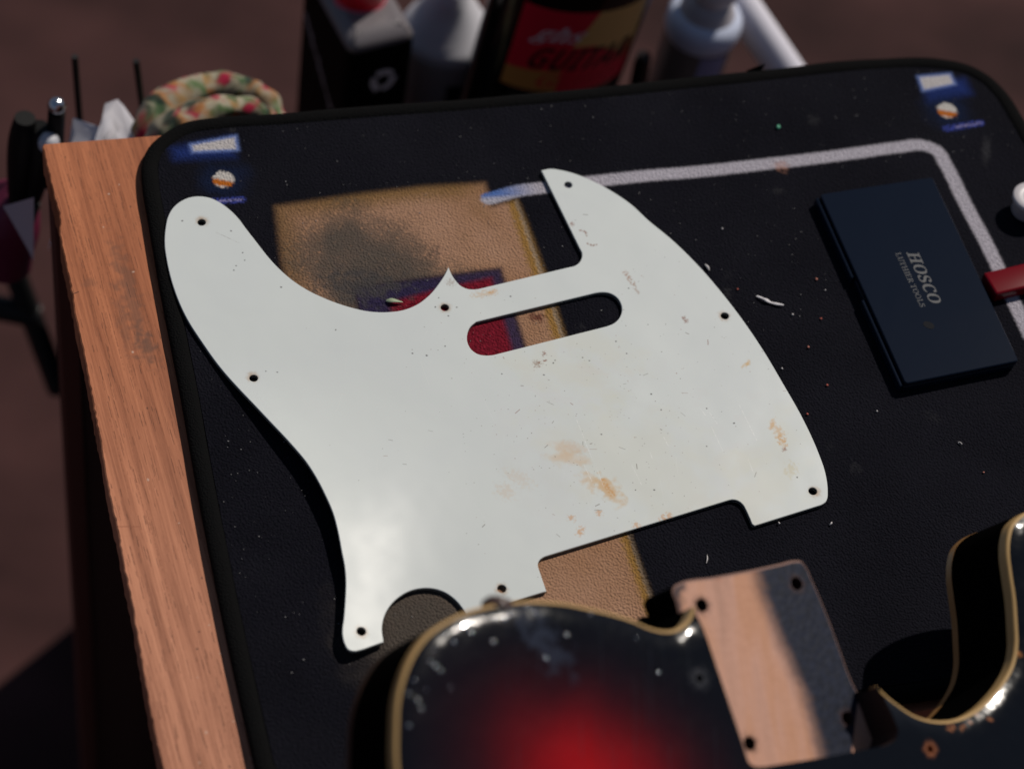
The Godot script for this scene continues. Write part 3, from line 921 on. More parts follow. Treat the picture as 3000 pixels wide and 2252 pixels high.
func paint_guard() -> Canvas:
	var c := Canvas.new(Rect2(-170, -110, 320, 260), 6.0, Color(0.668, 0.715, 0.705))
	c.each(Vector2(-170, -110), Vector2(150, 150), func(q: Vector2, old: Color) -> Color:
		var n := noise_a.get_noise_2d(q.x * 1.2, q.y * 1.2) * 0.03 + rng.randf_range(-0.012, 0.012)
		return Color(old.r * (1.0 + n), old.g * (1.0 + n), old.b * (1.0 + n * 0.6)))
	for k in [[20.0, -10.0, 26.0, 10.0], [60.0, 30.0, 40.0, 26.0], [110.0, 30.0, 14.0, 40.0], [30.0, -28.0, 24.0, 8.0]]:
		blot(c, Vector2(k[0], k[1]), k[2], k[3], 0.2, Color(0.66, 0.66, 0.56), 0.35, 0.8, 3.0)
	var o := pairs(STAIN_ORANGE)
	var amber := Color(0.62, 0.36, 0.14)
	stroke(c, o[0], o[1], 1.2, Color(0.62, 0.33, 0.10), 0.8, 1.6)
	blot(c, o[0] + Vector2(-2, 1), 5.0, 1.6, -0.4, amber, 0.4, 1.3, 30.0)
	blot(c, o[2], 0.8, 2.4, 0.3, Color(0.62, 0.40, 0.16), 0.8, 0.8)
	blot(c, o[3], 0.6, 1.6, 0.3, Color(0.62, 0.40, 0.16), 0.5, 0.8)
	for k in [4, 5, 6]:
		blot(c, o[k], 6.0, 3.0, 0.0, Color(0.65, 0.50, 0.35), 0.5, 0.9, 7.0)
	blot(c, o[4].lerp(o[6], 0.5) + Vector2(1, -3), 5, 2.2, 0.2, Color(0.64, 0.47, 0.33), 0.4, 1.0, 14.0)
	for k in [7, 8, 9, 10]:
		blot(c, o[k], 5.5, 3.2, 0.75, Color(0.64, 0.45, 0.26), 0.6, 1.0, 10.0)
	stroke(c, o[8] + Vector2(-1, -3), o[9], 1.6, Color(0.60, 0.31, 0.10), 0.75, 1.6)
	for k in [11, 12, 13, 14, 15, 16, 17]:
		blot(c, o[k], 1.4, 1.4, 0, Color(0.62, 0.38, 0.22), 0.75, 1.2, 30.0)
	blot(c, o[18], 1.0, 3.0, 0.2, amber, 0.7, 0.8)
	blot(c, o[19], 2.0, 4.0, -0.4, amber, 0.55, 1.2, 25.0)
	blot(c, o[20], 1.4, 3.0, -0.4, amber, 0.65, 1.2, 25.0)
	blot(c, o[21], 2.2, 3.4, 0.3, Color(0.58, 0.5, 0.3), 0.45, 1.2)
	blot(c, o[22], 6, 3, 0.3, Color(0.62, 0.5, 0.38), 0.3, 1.0)
	blot(c, o[23], 4, 3, 0.3, Color(0.62, 0.45, 0.3), 0.3, 1.0)
	var br := pairs(STAIN_BROWN)
	var rust := Color(0.25, 0.10, 0.06)
	for k in [0, 1, 2, 5, 6, 16]:
		stroke(c, br[k], br[k + 1], 0.7, rust, 0.85, 1.8)
	for k in [8, 12, 13, 14, 15]:
		blot(c, br[k], 0.9, 1.1, 0, rust, 0.7, 1.2, 40.0)
	stroke(c, br[9], br[11], 1.7, Color(0.38, 0.22, 0.16), 0.7, 1.8)
	stroke(c, br[11], br[11] + Vector2(3, 5), 1.3, Color(0.42, 0.32, 0.26), 0.6, 1.8)
	blot(c, br[17], 1.6, 1.8, 0, Color(0.3, 0.2, 0.14), 0.6, 1.6, 40.0)
	blot(c, br[18], 1.6, 1.8, 0, Color(0.3, 0.2, 0.14), 0.4, 1.6, 40.0)
	for q in pairs(SPECKS):
		blot(c, q, rng.randf_range(0.25, 0.45), rng.randf_range(0.25, 0.42), 0, Color(0.02, 0.018, 0.016), 0.95, 0.2)
	for i in 420:  # fine pits, thickest below the slot and in the outer half
		var q := Vector2(rng.randfn(35.0, 48.0), rng.randfn(0.0, 42.0))
		var dark := Color(0.10, 0.07, 0.05) if i % 4 else Color(0.24, 0.08, 0.05)
		if i % 9 == 0:
			stroke(c, q, q + Vector2(rng.randfn(0.0, 1.2), rng.randfn(0.0, 1.2)), 0.22, dark, rng.randf_range(0.3, 0.8))
		else:
			blot(c, q, rng.randf_range(0.12, 0.3), rng.randf_range(0.12, 0.3), 0, dark, rng.randf_range(0.25, 0.8), 0.2)
	var s := pairs(SCRATCHES)
	for k in range(0, s.size(), 2):
		stroke(c, s[k], s[k + 1], 0.24, Color(0.88, 0.89, 0.88) if k != 18 else Color(0.35, 0.34, 0.32), 0.65, 0.9)
	for i in 40:
		var q := Vector2(rng.randf_range(-100, 130), rng.randf_range(-40, 100))
		var l := rng.randf_range(3, 14)
		stroke(c, q, q + Vector2(0.3, 0.95).rotated(rng.randfn(0.1, 0.25)) * l, 0.16, Color(0.78, 0.8, 0.78), rng.randf_range(0.1, 0.35))
	var h := pairs(GUARD_HOLES)
	for i in h.size():  # rust round the screw holes
		blot(c, h[i] + Vector2([0.0, -0.5, 0, 0, -0.3, 0.9, 0, 0.2][i], [-0.7, -0.4, 0, 0, 0.2, 0.3, 0.2, 0.3][i]), 2.5, 2.5, 0, Color(0.42, 0.27, 0.15), 0.75, 0.35)
	return c


# ------------------------------------------------------------------ the guitar body
func make_body() -> void:
	var frame := Transform3D(Basis(BODY_X, BODY_Y, BODY_Z), BODY_AT)
	var t := thing("guitar_body", "black and red sunburst guitar body with cream binding and bare neck pocket", "guitar body", BODY_AT - BODY_Y * 36.0)
	var left := smooth(pairs(BODY_LEFT), 1.5)
	var right := smooth(pairs(BODY_RIGHT), 1.5)
	var foot := smooth(pairs(BODY_END), 3.0)
	var pk := pairs(BODY_POCKET)
	var pocket := chain([PackedVector2Array([left[left.size() - 1], pk[0]]), PackedVector2Array([pk[0], pk[1]]), pk.slice(1, 5), pk.slice(4, 6), PackedVector2Array([pk[5], pk[6], pk[7]]), pk.slice(7, 11), PackedVector2Array([pk[10], pk[11]]), PackedVector2Array([pk[11], right[0]])], 1.5)
	var tongue := smooth(pairs(BODY_TONGUE), 1.5)
	# closed lines: the upper layer goes round the pocket, the lower one round the tongue under it
	var upper := PackedVector2Array()
	upper.append_array(left)
	upper.append_array(pocket.slice(1))
	upper.append_array(right)
	upper.append_array(foot.slice(1, foot.size() - 1))
	var lower := PackedVector2Array()
	lower.append_array(left.slice(0, left.size() - 1))
	lower.append_array(tongue)
	lower.append_array(right)
	lower.append_array(foot.slice(1, foot.size() - 1))
	var c := paint_body()
	var uv := func(q: Vector2) -> Vector2: return c.uv(q)
	var skin := painted(c.im, 0.2, 0.3)
	skin.clearcoat_enabled = true
	skin.clearcoat = 0.9
	skin.clearcoat_roughness = 0.06
	relief(skin, grain(0.006, 1024, FastNoiseLite.TYPE_SIMPLEX_SMOOTH, 5, 31), 1.0)
	# the face rolls down towards its bound edges
	var bound := PackedVector2Array()
	bound.append_array(left)
	var bound_r := right
	var drop := func(q: Vector2) -> float:
		var d := minf(gap_to(q, bound, false), gap_to(q, bound_r, false))
		var s := clampf(1.0 - d / 12.0, 0.0, 1.0)
		return -2.5 * s * s * s
	var cut := 1.2
	# the face begins inside the binding, and at the pocket's edge
	var face := PackedVector2Array()
	var li := open_inset(left, side_of(left, upper) * cut)
	var ri := open_inset(right, side_of(right, upper) * cut)
	face.append_array(li)
	face.append_array(pocket.slice(1))
	face.append_array(ri)
	face.append_array(inset(upper, cut).slice(left.size() + pocket.size() - 1 + right.size()))
	var extra := PackedVector2Array()
	for w in [3.2, 5.0, 7.0, 9.5, 13.0]:
		for l in [left, right]:
			var off := open_inset(l, side_of(l, upper) * w)
			for i in range(3, off.size() - 3, 2):
				if Geometry2D.is_point_in_polygon(off[i], face) and gap_to(off[i], upper) > w * 0.93:
					extra.append(off[i])
	var screws := []
	for q in pairs(BODY_SCREWS):
		screws.append(ring(q, 1.5, 14))
	var g := lid([face] + screws, drop, uv, 9.0, true, extra, 1)
	var deep := func(_q: Vector2) -> float: return -14.0
	for s in screws:
		wall(g, s, s, drop, deep, uv, true, 4)
	build("face", g, skin, t, frame)
	# binding, one strip for each side of the pocket
	var cream := mat(0.44, 0.28, 0.115, 0.5, 0, 0.35)
	for l in [left, right]:
		var b := Geo.new()
		var inn := open_inset(l, side_of(l, upper) * cut)
		var k := side_of(l, upper)
		var edge := open_inset(l, k * 0.3)
		strip(b, inn, edge, drop, drop, k, 1)
		strip(b, edge, l, drop, func(q: Vector2) -> float: return drop.call(q) - 0.4, k, 2)
		strip(b, l, l, func(q: Vector2) -> float: return drop.call(q) - 0.4, func(_q: Vector2) -> float: return -7.0, k, 3)
		build("binding", b, cream, t, frame)
		var r := Geo.new()
		var out := open_inset(l, -k * 0.12)
		strip(r, out, out, func(_q: Vector2) -> float: return -39.0, func(_q: Vector2) -> float: return -35.6, k, 3)
		strip(r, out, open_inset(l, k * 1.5), func(_q: Vector2) -> float: return -35.6, func(_q: Vector2) -> float: return -36.1, k, 2)
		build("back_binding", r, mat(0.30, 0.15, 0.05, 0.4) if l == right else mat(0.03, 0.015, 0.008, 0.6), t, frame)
	# dust grains and droplets that glint near the rim
	var gl := Geo.new()
	for q in pairs(BODY_GLINTS):
		gl.join(nugget_round(rng.randf_range(0.3, 0.75)), Transform3D(Basis(), Vector3(q.x, drop.call(q), q.y)))
	var drops := build("droplets", gl, mat(0.75, 0.78, 0.82, 0.2, 1.0), t, frame)
	drops.set_meta("kind", "stuff")
	var bt := pairs(BODY_BUTTON)[0]
	var knob := lathe(PackedVector2Array([Vector2(0, -4.0), Vector2(3.4, -3.4), Vector2(5.4, -1.6), Vector2(5.8, 0.6), Vector2(4.4, 2.4), Vector2(0, 3.0)]), 24)
	build("strap_button", knob, mat(0.07, 0.042, 0.036, 0.35), t, frame * Transform3D(Basis(Vector3.RIGHT, -PI / 2), Vector3(bt.x, -6.5, bt.y + 0.6)))
	# sides and back
	var black := mat(0.0015, 0.0014, 0.0014, 0.9, 0, 0.05)
	var walls := Geo.new()
	var y := func(v: float) -> Callable: return func(_q: Vector2) -> float: return v
	wall(walls, lower, lower, func(q: Vector2) -> float: return -16.8 if gap_to(q, tongue, false) < 0.01 else -16.0, y.call(-36.0), uv, false, 3)
	walls.join(lid([lower], y.call(-36.0), uv, 14.0, false))
	for l in [left, right]:
		strip(walls, l, l, y.call(-7.0), y.call(-16.0), side_of(l, upper), 3)
	strip(walls, foot, foot, y.call(0.0), y.call(-16.0), side_of(foot, upper), 3)
	build("sides", walls, black, t, frame)
	# pocket: its walls and its floor with four bolt holes
	var pw := Geo.new()
	var whole := PackedVector2Array(pocket)
	whole.append(right[0])
	strip(pw, whole, whole, drop, y.call(-16.0), side_of(whole, upper), 3)
	build("pocket_wall", pw, mat(0.018, 0.007, 0.006, 0.6), t, frame)
	var fl := PackedVector2Array()
	var rim := open_inset(tongue, side_of(tongue, lower) * 0.9)
	fl.append_array(rim)
	var back := PackedVector2Array(pocket)
	back.reverse()
	fl.append_array(back)
	var bolts := []
	for q in pairs(BODY_BOLTS):
		bolts.append(ring(q, 2.5, 18))
	var fc := paint_pocket()
	var fuv := func(q: Vector2) -> Vector2: return fc.uv(q)
	var bare := painted(fc.im, 0.42, 0.45)
	relief(bare, grain(0.05, 512, FastNoiseLite.TYPE_SIMPLEX_SMOOTH, 3, 41), 0.09)
	var fg := lid([fl] + bolts, y.call(-16.02), fuv, 6.0)
	strip(fg, rim, tongue, y.call(-16.02), y.call(-16.8), side_of(tongue, lower), 0)
	build("pocket_floor", fg, bare, t, frame)
	var hollow := mat(0.035, 0.014, 0.01, 0.8)
	for s in bolts:
		var hw := Geo.new()
		wall(hw, s, s, y.call(-16.02), y.call(-30.0), fuv, true, 4)
		hw.join(lid([s], y.call(-30.0), fuv, 0.0))
		build("bolt_hole", hw, hollow, t, frame)


func make_rest() -> void:  # what the tilted body leans on, hidden under it
	var p := PackedVector2Array([Vector2(60, 152), Vector2(60, 167), Vector2(90, 153), Vector2(90, 138)])
	var back := BODY_AT - BODY_Y * 36.2
	var top := func(q: Vector2) -> float: return back.y - (BODY_Y.x * (q.x - back.x) + BODY_Y.z * (q.y - back.z)) / BODY_Y.y
	var low := func(_q: Vector2) -> float: return 0.2
	var g := lid([rounded_corners(p, 3.0)], top, top_uv(), 0.0)
	wall(g, rounded_corners(p, 3.0), rounded_corners(p, 3.0), top, low, top_uv(), false, 2)
	solo("foam_block", g, mat(0.012, 0.012, 0.013, 0.95, 0, 0.2), Vector3(75, 0.2, 152), "dark foam block propping up the guitar body from below", "block")


func top_uv() -> Callable:
	return func(q: Vector2) -> Vector2: return q * 0.01


func side_of(l: PackedVector2Array, loop: PackedVector2Array) -> float:  # +1 where orthogonal() of the line points into the loop
	var i := l.size() / 2
	var d := (l[i + 1] - l[i - 1]).normalized().orthogonal()
	return 1.0 if Geometry2D.is_point_in_polygon(l[i] + d * 0.8, loop) else -1.0


func strip(geo: Geo, a: PackedVector2Array, b: PackedVector2Array, ya: Callable, yb: Callable, k: float, grp: int) -> void:  # a ribbon between two open lines; k as side_of
	for i in a.size() - 1:
		var p := Vector3(a[i].x, ya.call(a[i]), a[i].y)
		var q := Vector3(a[i + 1].x, ya.call(a[i + 1]), a[i + 1].y)
		var r := Vector3(b[i + 1].x, yb.call(b[i + 1]), b[i + 1].y)
		var s := Vector3(b[i].x, yb.call(b[i]), b[i].y)
		if k < 0:
			geo.quad(p, q, r, s, grp)
		else:
			geo.quad(q, p, s, r, grp)


func paint_body() -> Canvas:
	var mk := pairs(BODY_MARKS)
	var c := Canvas.new(Rect2(-120, -75, 320, 330), 3.6, Color(0.004, 0.004, 0.005))
	var heart := mk[0]
	c.each(Vector2(-120, -75), Vector2(200, 255), func(q: Vector2, _old: Color) -> Color:
		var d := q - heart
		if d.y > 0.0:
			d.y *= 0.45
		var r := Vector2(d.x / 44.0, d.y / 31.0).length() + noise_a.get_noise_2d(q.x * 3.0, q.y * 1.2) * 0.10
		var k := exp(-r * r * 1.25)
		return Color(0.003 + 0.32 * k * k + 0.02 * k, 0.003, 0.004))
	for i in 60:  # hairline polishing marks
		var q := Vector2(rng.randf_range(-80, 30), rng.randf_range(-30, 60))
		var l := rng.randf_range(6, 26)
		stroke(c, q, q + Vector2(0.22, 1.0) * l, 0.22, Color(0.03, 0.035, 0.05), rng.randf_range(0.1, 0.4))
	for i in range(1, 3):
		blot(c, mk[i], 9, 5, 0.6, Color(0.035, 0.042, 0.065), 0.5, 1.3, 8.0)
	for i in range(3, 8):
		for j in 3:
			blot(c, mk[i] + Vector2(rng.randfn(0, 2.0), rng.randfn(1.0, 1.0)), rng.randf_range(0.4, 1.3), rng.randf_range(0.4, 0.9), 0, Color(0.36, 0.14, 0.06), 0.9, 0.8, 30.0)
	blot(c, mk[8], 2.2, 1.0, 0.3, Color(0.42, 0.17, 0.05), 0.9, 0.8, 30.0)
	var s := pairs(BODY_SCREWS)
	blot(c, s[0], 3.6, 3.6, 0, Color(0.05, 0.05, 0.055), 0.9, 0.5)
	blot(c, s[1], 2.7, 2.7, 0, Color(0.34, 0.12, 0.05), 0.95, 0.4)
	return c


func paint_pocket() -> Canvas:
	var c := Canvas.new(Rect2(-25, -60, 95, 120), 7.0, Color(0.56, 0.30, 0.20))
	var p := pairs(BODY_PAINT)
	c.each(Vector2(-25, -60), Vector2(70, 60), func(q: Vector2, _old: Color) -> Color:
		var x := q.x - q.y * 0.33
		var w := noise_a.get_noise_2d(x * 7.0, q.y * 1.2)
		var f := noise_b.get_noise_2d(x * 60.0, q.y * 3.0)
		var col := Color(0.60, 0.335, 0.245) * (1.0 + w * 0.25 + f * 0.12)
		col = col.lerp(Color(0.52, 0.25, 0.13), clampf(w * 1.4, 0.0, 0.6))
		# black paint lies right of a line from the tip to the pocket's end
		var edge := 1e9
		for i in p.size() - 1:
			if q.y >= p[i].y - 0.001 and q.y <= p[i + 1].y:
				edge = q.x - lerpf(p[i].x, p[i + 1].x, (q.y - p[i].y) / (p[i + 1].y - p[i].y))
		if edge > 1e8:
			edge = q.x - (p[0].x + (q.y - p[0].y) * 0.3 if q.y < p[0].y else p[p.size() - 1].x + (q.y - p[p.size() - 1].y) * 0.3)
		var n := noise_b.get_noise_2d(q.x * 14.0, q.y * 14.0)
		var slow := noise_a.get_noise_2d(q.x * 6.0, q.y * 6.0)
		var k := smoothstep(-5.5, 6.5, edge + slow * 1.0 + n * 0.9)
		col = col.lerp(Color(0.011, 0.0145, 0.030) * (1.0 + 0.6 * n), k)
		col = col.lerp(Color(0.16, 0.10, 0.08), smoothstep(3.0, 0.0, absf(edge - 1.5)) * 0.25)
		return col)
	# paint on the left corner of the tongue
	var t := pairs(BODY_TONGUE)
	for k in [t[1], t[2], t[3], t[4]]:
		blot(c, k + Vector2(-0.4, 0.4), 3.0, 3.6, 0, Color(0.03, 0.028, 0.04), 0.95, 0.5, 12.0)
	for k in [t[5], t[6]]:
		blot(c, k, 3.0, 0.9, -0.2, Color(0.42, 0.13, 0.05), 0.6, 0.8, 20.0)
	for q in pairs(BODY_BOLTS):
		blot(c, q, 3.3, 3.3, 0, Color(0.07, 0.03, 0.02), 0.85, 0.5)
	return c


# ------------------------------------------------------------------ the tool case
func make_case() -> void:
	var p := pairs(CASE_LID)
	var t := thing("tool_case", "flat dark blue metal card case with grey lettering on its lid", "case", Vector3(p[0].x, 0.2, p[0].y).lerp(Vector3(p[2].x, 0.2, p[2].y), 0.5))
	var steel := mat(0.006, 0.010, 0.021, 0.16, 0.0, 0.33)
	relief(steel, grain(0.01, 256, FastNoiseLite.TYPE_SIMPLEX_SMOOTH, 2, 51), 0.05)
	steel.roughness = 0.12
	var ac := (p[1] - p[0]).normalized()
	var dn := (p[3] - p[0]).normalized()
	var cut := chain([PackedVector2Array([p[0], p[1]]), PackedVector2Array([p[1], p[2]]), PackedVector2Array([p[2], p[3]]), PackedVector2Array([p[3], p[0]])], 60.0)
	cut = inset(cut, 0.0)
	build("lid", slab(rounded_corners(p, 1.6), 6.5, 3.6, 0.35), steel, t)
	# the tray under it stands out on the left, in two lengths with a thumb gap between
	var q := pairs(CASE_TEXT)
	var f0 := (q[4] - p[0]).dot(dn) / (p[3] - p[0]).length()
	var f1 := (q[5] - p[0]).dot(dn) / (p[3] - p[0]).length()
	var tray := PackedVector2Array([p[0] - ac * 0.2 + dn * 0.3, p[1] - ac * 0.4 + dn * 0.3, p[2] - ac * 0.4 - dn * 0.2, p[3] - ac * 0.2 - dn * 0.2])
	build("tray", slab(rounded_corners(tray, 1.4), 3.4, 0.2, 0.3), steel, t)
	for k in [[0.004, f0], [f1, 0.998]]:
		var a := p[0].lerp(p[3], k[0])
		var b := p[0].lerp(p[3], k[1])
		build("tray_lip", slab(rounded_corners(PackedVector2Array([a - ac * 2.0, a - ac * 0.35, b - ac * 0.35, b - ac * 2.0]), 0.5), 4.8, 0.2, 0.4), steel, t)
	# lettering, read from the back of the bench to the front
	var ink := mat(0.052, 0.056, 0.064, 0.6)
	var down := dn
	var rise := Vector2(down.y, -down.x)
	var o := q[0]
	build("lettering", lettering("HOSCO", 29.0, 5.6, func(x: float, y: float) -> Vector3:
		var w := o + down * x + rise * y
		return Vector3(w.x, 6.56, w.y), true, true, 0.22), ink, t)
	var o2 := q[2]
	build("lettering", lettering("LUTHIER TOOLS", 31.0, 2.5, func(x: float, y: float) -> Vector3:
		var w := o2 + down * x + rise * y
		return Vector3(w.x, 6.56, w.y), false, true), ink, t)
	var dab := mat(0.003, 0.004, 0.008, 0.5, 0, 0.15)
	var spot := PackedVector2Array()
	for i in 18:
		spot.append(q[6] + Vector2.from_angle(TAU * i / 18) * (2.2 + sin(i * 0.7 + 1.0) * 0.4))
	build("smudge", slab(spot, 6.58, 6.51, 0.02), dab, t)


func rounded_corners(p: PackedVector2Array, r: float, k := 5) -> PackedVector2Array:
	var out := PackedVector2Array()
	var n := p.size()
	for i in n:
		var a := p[(i - 1 + n) % n]
		var b := p[i]
		var c := p[(i + 1) % n]
		var s := b + (a - b).normalized() * r
		var e := b + (c - b).normalized() * r
		for j in k + 1:
			var f := float(j) / k
			out.append(s.lerp(b, f).lerp(b.lerp(e, f), f))
	return out


# ------------------------------------------------------------------ small things on the mat
func make_small_things() -> void:
	# red tool at the right edge
	var r := pairs(RED_BAR)
	var d := (r[1] - r[0]).normalized()
	var n := (r[2] - r[0])
	var mid := r[0] + n * 0.5 + d * 34.0
	var t := thing("red_tool", "glossy red metal bar tool beside the blue case", "tool", Vector3(mid.x, 0, mid.y))
	var red := mat(0.15, 0.0005, 0.005, 0.2, 0.0, 0.4)
	var yaw := rad_to_deg(atan2(-d.y, d.x))
	build("handle", rounded(Vector3(34, 3.1, n.length() * 0.5), 1.3), red, t, turned(yaw, Vector3(mid.x, 3.2, mid.y)))
	build("bolt", lathe(PackedVector2Array([Vector2(0, 0), Vector2(3, 0), Vector2(3, 0.9), Vector2(2.4, 1.3), Vector2(0, 1.3)]), 20), mat(0.5, 0.5, 0.5, 0.3, 1.0), t, turned(0, Vector3(mid.x, 6.3, mid.y)))
	# white bush standing at the right edge
	var w := Vector3(WHITE_TUBE[0], 0, WHITE_TUBE[1])
	solo("white_bush", lathe(PackedVector2Array([Vector2(3.0, 0.2), Vector2(6.6, 0.2), Vector2(7.0, 0.8), Vector2(7.0, 7.5), Vector2(8.6, 8.2), Vector2(8.9, 10.4), Vector2(8.3, 11.0), Vector2(3.7, 11.0), Vector2(3.0, 10.4), Vector2(3.0, 0.2)]), 36), mat(0.55, 0.52, 0.54, 0.4), w, "white plastic bush standing on end at the right edge of the mat", "bush", "", Transform3D(Basis(), w))
	# crumbs
	var k := 0
	var pink := mat(0.45, 0.10, 0.07, 0.7)
	var rosy := ["red crumb right of the white shaving, left of the blue case", "red crumb close to the curved edge of the scratchplate, under the white sliver", "orange crumb left of the thumb gap in the case", "pink crumb left of the lower end of the blue case", "brown red crumb touching the outer edge of the scratchplate", "small red crumb below the case near the scratchplate", "pink crumb alone in the lower right of the mat"]
	for q in pairs(CRUMBS_RED):
		solo("crumb", nugget(rng.randf_range(0.4, 0.62), k + 2), pink if k % 3 else mat(0.5, 0.19, 0.14, 0.7), Vector3(q.x, 0.0, q.y), rosy[k], "crumb", "reddish crumbs scattered right of the scratchplate", Transform3D(Basis(), Vector3(q.x, 0.45, q.y)))
		k += 1
	k = 0
	var pale := mat(0.6, 0.57, 0.56, 0.7)
	var milky := ["white crumb below the pale grey line, right of the tip", "white crumb left of the thumb gap in the case", "white grain on the mat below the case", "white grain right of the screw hole in the outer edge", "white grain beside the outer edge, lower down", "grey lint grain near the right side of the mat"]
	for q in pairs(CRUMBS_WHITE):
		solo("grain", nugget(rng.randf_range(0.3, 0.55), k + 12), pale, Vector3(q.x, 0.0, q.y), milky[k], "crumb", "white crumbs scattered right of the scratchplate", Transform3D(Basis(), Vector3(q.x, 0.35, q.y)))
		k += 1
	# plastic shavings
	var s := pairs(SHAVINGS)
	var curl := PackedVector3Array([Vector3(s[0].x, 0.7, s[0].y), Vector3(s[1].x, 1.3, s[1].y), Vector3(s[2].x, 0.8, s[2].y), Vector3(s[3].x, 1.1, s[3].y)])
	solo("shaving", tube(smooth3(curl, 6), func(f: float) -> float: return 0.25 + 0.75 * sin(PI * clampf(f * 0.8 + 0.1, 0, 1)) * (0.7 + 0.3 * sin(f * 17.0)), 7, false, 0.35), mat(0.62, 0.6, 0.62, 0.5), curl[0], "long pale plastic shaving on the mat right of the scratchplate", "shaving")
	var slim := ["short white sliver hugging the curved edge of the scratchplate", "tiny white sliver under the corner of the scratchplate foot", "tiny white sliver right of the scratchplate foot", "thin white fibre above the neck pocket tongue", "grey fibre in the lower right of the mat"]
	for i in 5:
		var a := Vector3(s[4 + i * 2].x, 0.5, s[4 + i * 2].y)
		var b := Vector3(s[5 + i * 2].x, 0.6, s[5 + i * 2].y)
		var thick: float = [0.7, 0.4, 0.4, 0.3, 0.3][i]
		solo("sliver", tube(smooth3(PackedVector3Array([a, a.lerp(b, 0.5) + Vector3(0.2, 0.4, 0.1), b]), 4), func(f: float) -> float: return thick * (0.35 + 0.65 * sin(PI * f)), 6), pale, a, slim[i], "shaving")
	var gb := Vector3(GREEN_BEAD[0], 0, GREEN_BEAD[1])
	solo("green_bead", nugget(1.0, 33), mat(0.10, 0.42, 0.26, 0.35), gb, "small green bead lying behind the pale grey line", "bead", "", Transform3D(Basis(), gb + Vector3(0, 0.8, 0)))
	var lc := pairs(LEAF_CHIP)
	var leaf := PackedVector3Array([Vector3(lc[0].x, 0.5, lc[0].y), Vector3(lc[1].x, 1.5, lc[1].y), Vector3(lc[2].x, 0.9, lc[2].y)])
	solo("leaf_chip", tube(smooth3(leaf, 6), func(f: float) -> float: return 0.15 + 1.5 * sin(PI * minf(1.0, f * 0.9 + 0.08)) * (1.0 - 0.6 * f), 8, false, 0.3), mat(0.33, 0.40, 0.26, 0.6), leaf[0], "pale green chip on the red print inside the curved cut of the scratchplate", "chip")
	# dust
	var mm := MultiMesh.new()
	mm.transform_format = MultiMesh.TRANSFORM_3D
	var fg := nugget(0.14, 77)
	var st := SurfaceTool.new()
	st.begin(Mesh.PRIMITIVE_TRIANGLES)
	for q in fg.v:
		st.add_vertex(q * MM)
	st.generate_normals()
	mm.mesh = st.commit()
	mm.instance_count = 1100
	var on_mat := inset(smooth(pairs(MAT_EDGE), 8.0), 9.0)
	for i in 1100:
		var p := Vector2(rng.randf_range(-140, 235), rng.randf_range(-235, 160))
		while not Geometry2D.is_point_in_polygon(p, on_mat):
			p = Vector2(rng.randf_range(-140, 235), rng.randf_range(-235, 160))
		var sc := pow(rng.randf(), 3.0) * 1.5 + 0.45
		mm.set_instance_transform(i, Transform3D(Basis(Vector3.UP, rng.randf() * TAU).scaled(Vector3(sc * rng.randf_range(0.7, 1.8), sc * 0.7, sc)), Vector3(p.x, 0.22, p.y) * MM))
	var dust := MultiMeshInstance3D.new()
	dust.multimesh = mm
	dust.material_override = mat(0.20, 0.195, 0.2, 0.8)
	dust.name = "dust"
	add_child(dust, true)
	tag(dust, "fine pale dust specks strewn over the black mat", "dust")
	dust.set_meta("kind", "stuff")


func nugget_round(r: float) -> Geo:
	var p := PackedVector2Array()
	for i in 9:
		var a := PI * i / 8.0
		p.append(Vector2(sin(a) * r, -cos(a) * r * 0.8))
	return lathe(p, 14)


func nugget(r: float, seed_: int) -> Geo:
	var geo := Geo.new()
	var n := 7
	var m := 5
	var at := func(i: int, j: int) -> Vector3:
		var a := TAU * (i % n) / n
		var b := PI * j / m
		var d := Vector3(sin(b) * cos(a), cos(b) * 0.75, sin(b) * sin(a))
		return d * r * (1.0 + 0.7 * noise_b.get_noise_3d(d.x * 50.0 + seed_ * 37.0, d.y * 50.0, d.z * 50.0))
	for i in n:
		for j in m:
			geo.quad(at.call(i, j + 1), at.call(i, j), at.call(i + 1, j), at.call(i + 1, j + 1), 0)
	return geo


